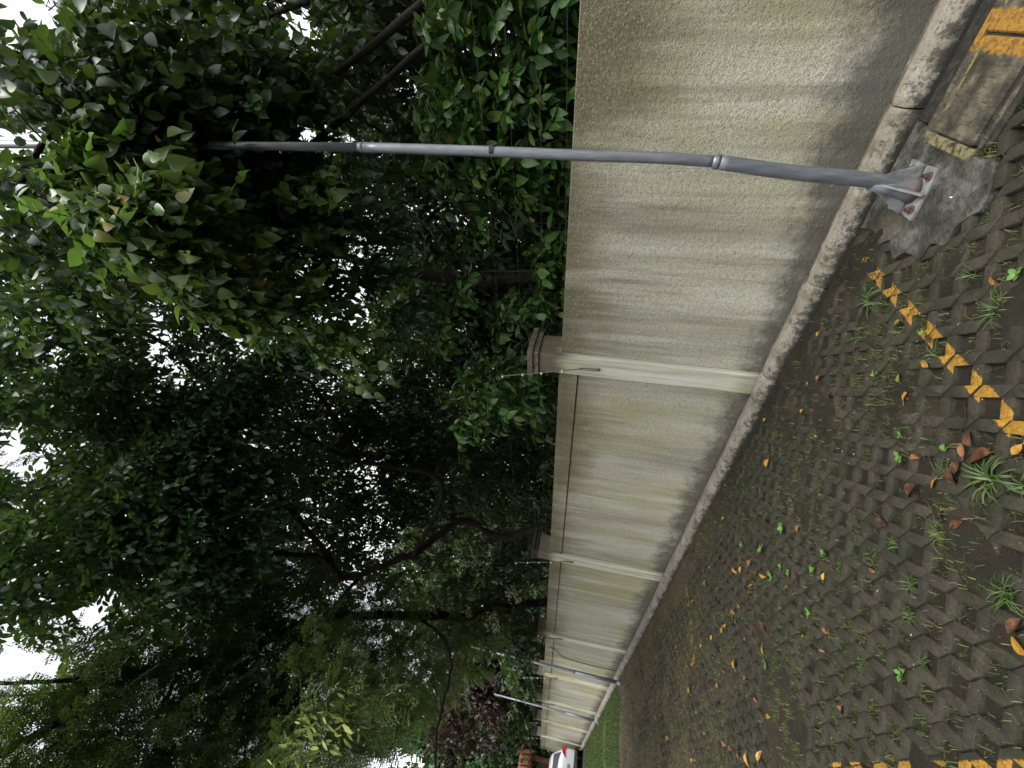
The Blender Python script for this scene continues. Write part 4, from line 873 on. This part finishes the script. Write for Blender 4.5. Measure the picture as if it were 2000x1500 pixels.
def bgtree(label, x, y, h, r, n, mat=LEAF_FAR, L=.2, low=.25, kind='oval', lean=0):
    t = tree(label, (x, y, 0), name='tree', group='dark trees standing behind the wall')
    m_ = MB(); limb(m_, [(x, y, 0), (x+.2, y+.1, h*.3), (x-.2+lean, y-.2, h*.6), (x+lean*2, y, h*.9)], .16, .05, 8); m_.build('trunk', M_BARK, t, True)
    bl = []; m_ = MB()
    for k in range(12):
        a = k*2.4; zz = h*(low+(.97-low)*k/11); rr = r*(.75 if k < 9 else .4); c = np.array([x+rr*math.cos(a)*random.uniform(.4, 1), y+rr*math.sin(a)*random.uniform(.4, 1), zz])
        bl.append((c, r*.62*np.array([1, 1, .8]), 1)); limb(m_, [(x, y, zz*.8), (np.array([x, y, zz*.8])+c)/2+rng.normal(0, .1, 3), c], .05, .015, 6)
    m_.build('branches', M_BARK, t, True)
    crown('crown', t, mat, bl, n, 5, L, kind, .3, .4, .02, twigs=False, small=True)
bgtree('dark tree standing behind the wall directly beside the nearest pole', 7.6, -1.2, 7.5, 2.3, 4200, L=.17)
bgtree('tall dark tree filling the space beyond the bright heart-leaved tree', 8.0, 2.4, 8.5, 2.4, 4600, L=.17)
bgtree('dark tree seen low through the gap beside the nearest pillar', 8.4, 5.6, 7, 2.4, 4200, L=.17)
bgtree('dark tree behind the leaning dark trunk', 8.6, 9.8, 9, 2.8, 4600, L=.18)
bgtree('dark tree behind the fourth panel and its cream flowers', 8.2, 14.2, 9, 2.8, 4200, L=.2)
bgtree('broad dark tree behind the fifth panel', 8.0, 19.5, 10, 3.2, 4200, L=.22)
bgtree('dark tree behind the reddish brown shrub', 7.5, 26, 11, 3.6, 4200, L=.26)
bgtree('dark tree closing the view behind the gate canopy', 6.0, 35, 8, 3.4, 4200, L=.28, low=.1)
bgtree('dark undergrown tree left of the gate in the shade', -1.0, 44, 8, 4, 4200, L=.34, low=.05)
bgtree('high tree rising above the white car', 3.2, 36, 13, 4.5, 5200, L=.32, mat=LEAF_MID)
bgtree('distant tree at the lowest edge of the photo', -3.5, 38, 12, 4.5, 4200, L=.34, mat=LEAF_MID)
bgtree('second row dark tree beyond the nearest ones', 13, 1, 10, 3.6, 4200, L=.26)
bgtree('second row dark tree beyond the leaning trunk', 13.5, 8, 10, 3.6, 4200, L=.26)
bgtree('second row dark tree beyond the cream flowers', 14, 16, 11, 4, 4200, L=.28)
bgtree('second row dark tree beyond the far pillars', 13, 26, 12, 4.5, 4200, L=.3)
P = np.column_stack([rng.uniform(3.95, 16, 26000), rng.uniform(-8, 34, 26000), rng.random(26000)**1.2*2.6])   # undergrowth on the far side
n_ = len(P); tag(leaf_obj('undergrowth', [leaves(P, rng.normal(size=(n_, 3)), np.tile([0, 0, 1.], (n_, 1))+rng.normal(0, .4, (n_, 3)), .16+.1*rng.random(n_), 'oval')], LEAF_FAR), kind='stuff')

# ------------------------------------------------------------------ white car, seen from behind at the far end
def car():
    y0 = 25.6; x0, x1 = 1.52, 3.24; cx = (x0+x1)/2; hw = (x1-x0)/2
    e = empty('parked_car', (cx, y0+2, 0), 'white hatchback parked facing away at the far end of the wall', 'car')
    white = mat_plain('white_car_paint', [(.3, (.62, .64, .66)), (.7, (.70, .72, .74))], 2, .28, 0, spec=.6)
    glass = mat_plain('dark_glass', [(.3, (.006, .006, .007)), (.7, (.010, .010, .011))], 3, .3, 0, spec=.2)
    red = mat_plain('red_lamp_lens', [(.35, (.22, .008, .01)), (.65, (.42, .02, .02))], 20, .2, 0, spec=.6)
    # cross-sections along y: (y, roof z, shoulder z, belly z, roof half-width, shoulder half-width)
    S = [(0, .80, .62, .34, .60, .74), (.03, .98, .66, .27, .72, .80), (.18, 1.10, .74, .22, .66, .85), (.5, 1.38, .80, .2, .56, .865), (.95, 1.47, .84, .2, .55, .87), (1.9, 1.50, .86, .2, .55, .875), (2.6, 1.42, .86, .2, .54, .87), (3.3, .98, .84, .2, .64, .86), (4.1, .86, .70, .22, .62, .80), (4.3, .62, .5, .3, .5, .7)]
    V = []; F = []; 
    for (y, r, s, b, rw, sw) in S:
        half = [(0, r), (rw*.6, r-.008), (rw*.92, r-.04), (rw*1.02+.01, r-.10), (sw*.97, s+.05), (sw, s-.05), (sw*1.0, (s+b)/2), (sw*.97, b+.06), (sw*.85, b), (0, b)]
        ring = half+[(-x, z) for x, z in half[-2:0:-1]]; V += [(cx+x, y0+y, z) for x, z in ring]
    n = 18
    for i in range(len(S)-1):
        for k in range(n): F.append((i*n+k, (i+1)*n+k, (i+1)*n+(k+1) % n, i*n+(k+1) % n))
    F += [tuple(range(n)), tuple(range(len(S)*n-1, len(S)*n-n-1, -1))]
    b = MB(); b.add(V, F); o = b.build('body', white, e, True)
    sb = o.modifiers.new('s', 'SUBSURF'); sb.levels = 2; sb.render_levels = 2
    g = MB()
    def quad(c, pts, th, name, mat):            # panel on the tail, pushed slightly proud, with thickness
        m_ = MB(); V = [(cx+x, y0+y, z) for x, y, z in pts]+[(cx+x, y0+y+th, z) for x, y, z in pts]; k = len(pts)
        m_.add(V, [tuple(range(k)), tuple(range(2*k-1, k-1, -1))]+[(i, i+k, (i+1) % k+k, (i+1) % k) for i in range(k)]); return m_.build(name, mat, e)
    quad(0, [(-.60, .10, 1.00), (.60, .10, 1.00), (.53, .30, 1.26), (.46, .36, 1.33), (-.46, .36, 1.33), (-.53, .30, 1.26)], .06, 'rear_window', glass)
    for s_ in (1, -1):
        quad(0, [(s_*.86, .10, .98), (s_*.60, -.01, .95), (s_*.42, -.03, .80), (s_*.84, .04, .78)][::s_], .22, 'tail_lamp', red)
        for yy in (.85, 3.45):
            w_ = MB(); w_.tube([(cx+s_*.70, y0+yy, .31), (cx+s_*.885, y0+yy, .31)], .31, 20); tyre = w_.build('wheel', M_BLACK, e)
            w_ = MB(); w_.tube([(cx+s_*.86, y0+yy, .31), (cx+s_*.892, y0+yy, .31)], .2, 16); w_.build('rim', M_ROD, tyre)
    quad(0, [(-.70, -.035, .30), (.70, -.035, .30), (.76, -.02, .40), (-.76, -.02, .40)], .08, 'rear_bumper', M_BLACK)
    quad(0, [(-.24, -.012, .56), (.24, -.012, .56), (.24, -.005, .68), (-.24, -.005, .68)], .03, 'number_plate', M_ROD)
car()

# tiled gate canopy on orange posts
gt = empty('gate_canopy', (2.6, 31, 0), 'small gate roof of orange clay tiles on orange timber posts behind the car', 'gate canopy')
Mo = mat_plain('orange_timber', [(.3, (.14, .055, .018)), (.7, (.28, .12, .04))], 5, .6, .003)
Mt = mat_plain('clay_tile', [(.3, (.22, .07, .03)), (.55, (.38, .14, .07)), (.75, (.48, .24, .15))], 9, .8, .01)
a = aty(1046, 1445, 31); 
for x in (2.92, .9):
    b = MB(); b.box((x, 31.0, 0), (x+.22, 31.22, 2.35), .01); b.build('post', Mo, gt)
b = MB(); b.box((.3, 30.95, 2.35), (3.3, 31.25, 2.5), .01); b.build('beam', Mo, gt)
b = MB(); b.box((1.12, 31.05, .1), (2.90, 31.12, 2.1)); b.build('gate_panel', mat_plain('dark_gate', [(.3, (.02, .018, .015)), (.7, (.05, .04, .03))], 6, .7, .004), gt)
b = MB()
for k in range(13):
    x = .35+k*.235
    for j in range(4):
        y = 30.3+j*.22; z = 2.52+j*.13
        P = [(x, y, z), (x, y+.3, z+.16)]; b.tube(P, [.105, .09], 10)
b.build('tile_roof', Mt, gt)
b = MB(); b.tube([(.2, 31.2, 3.02), (3.45, 31.2, 3.02)], .10, 10); b.build('ridge', Mt, gt)
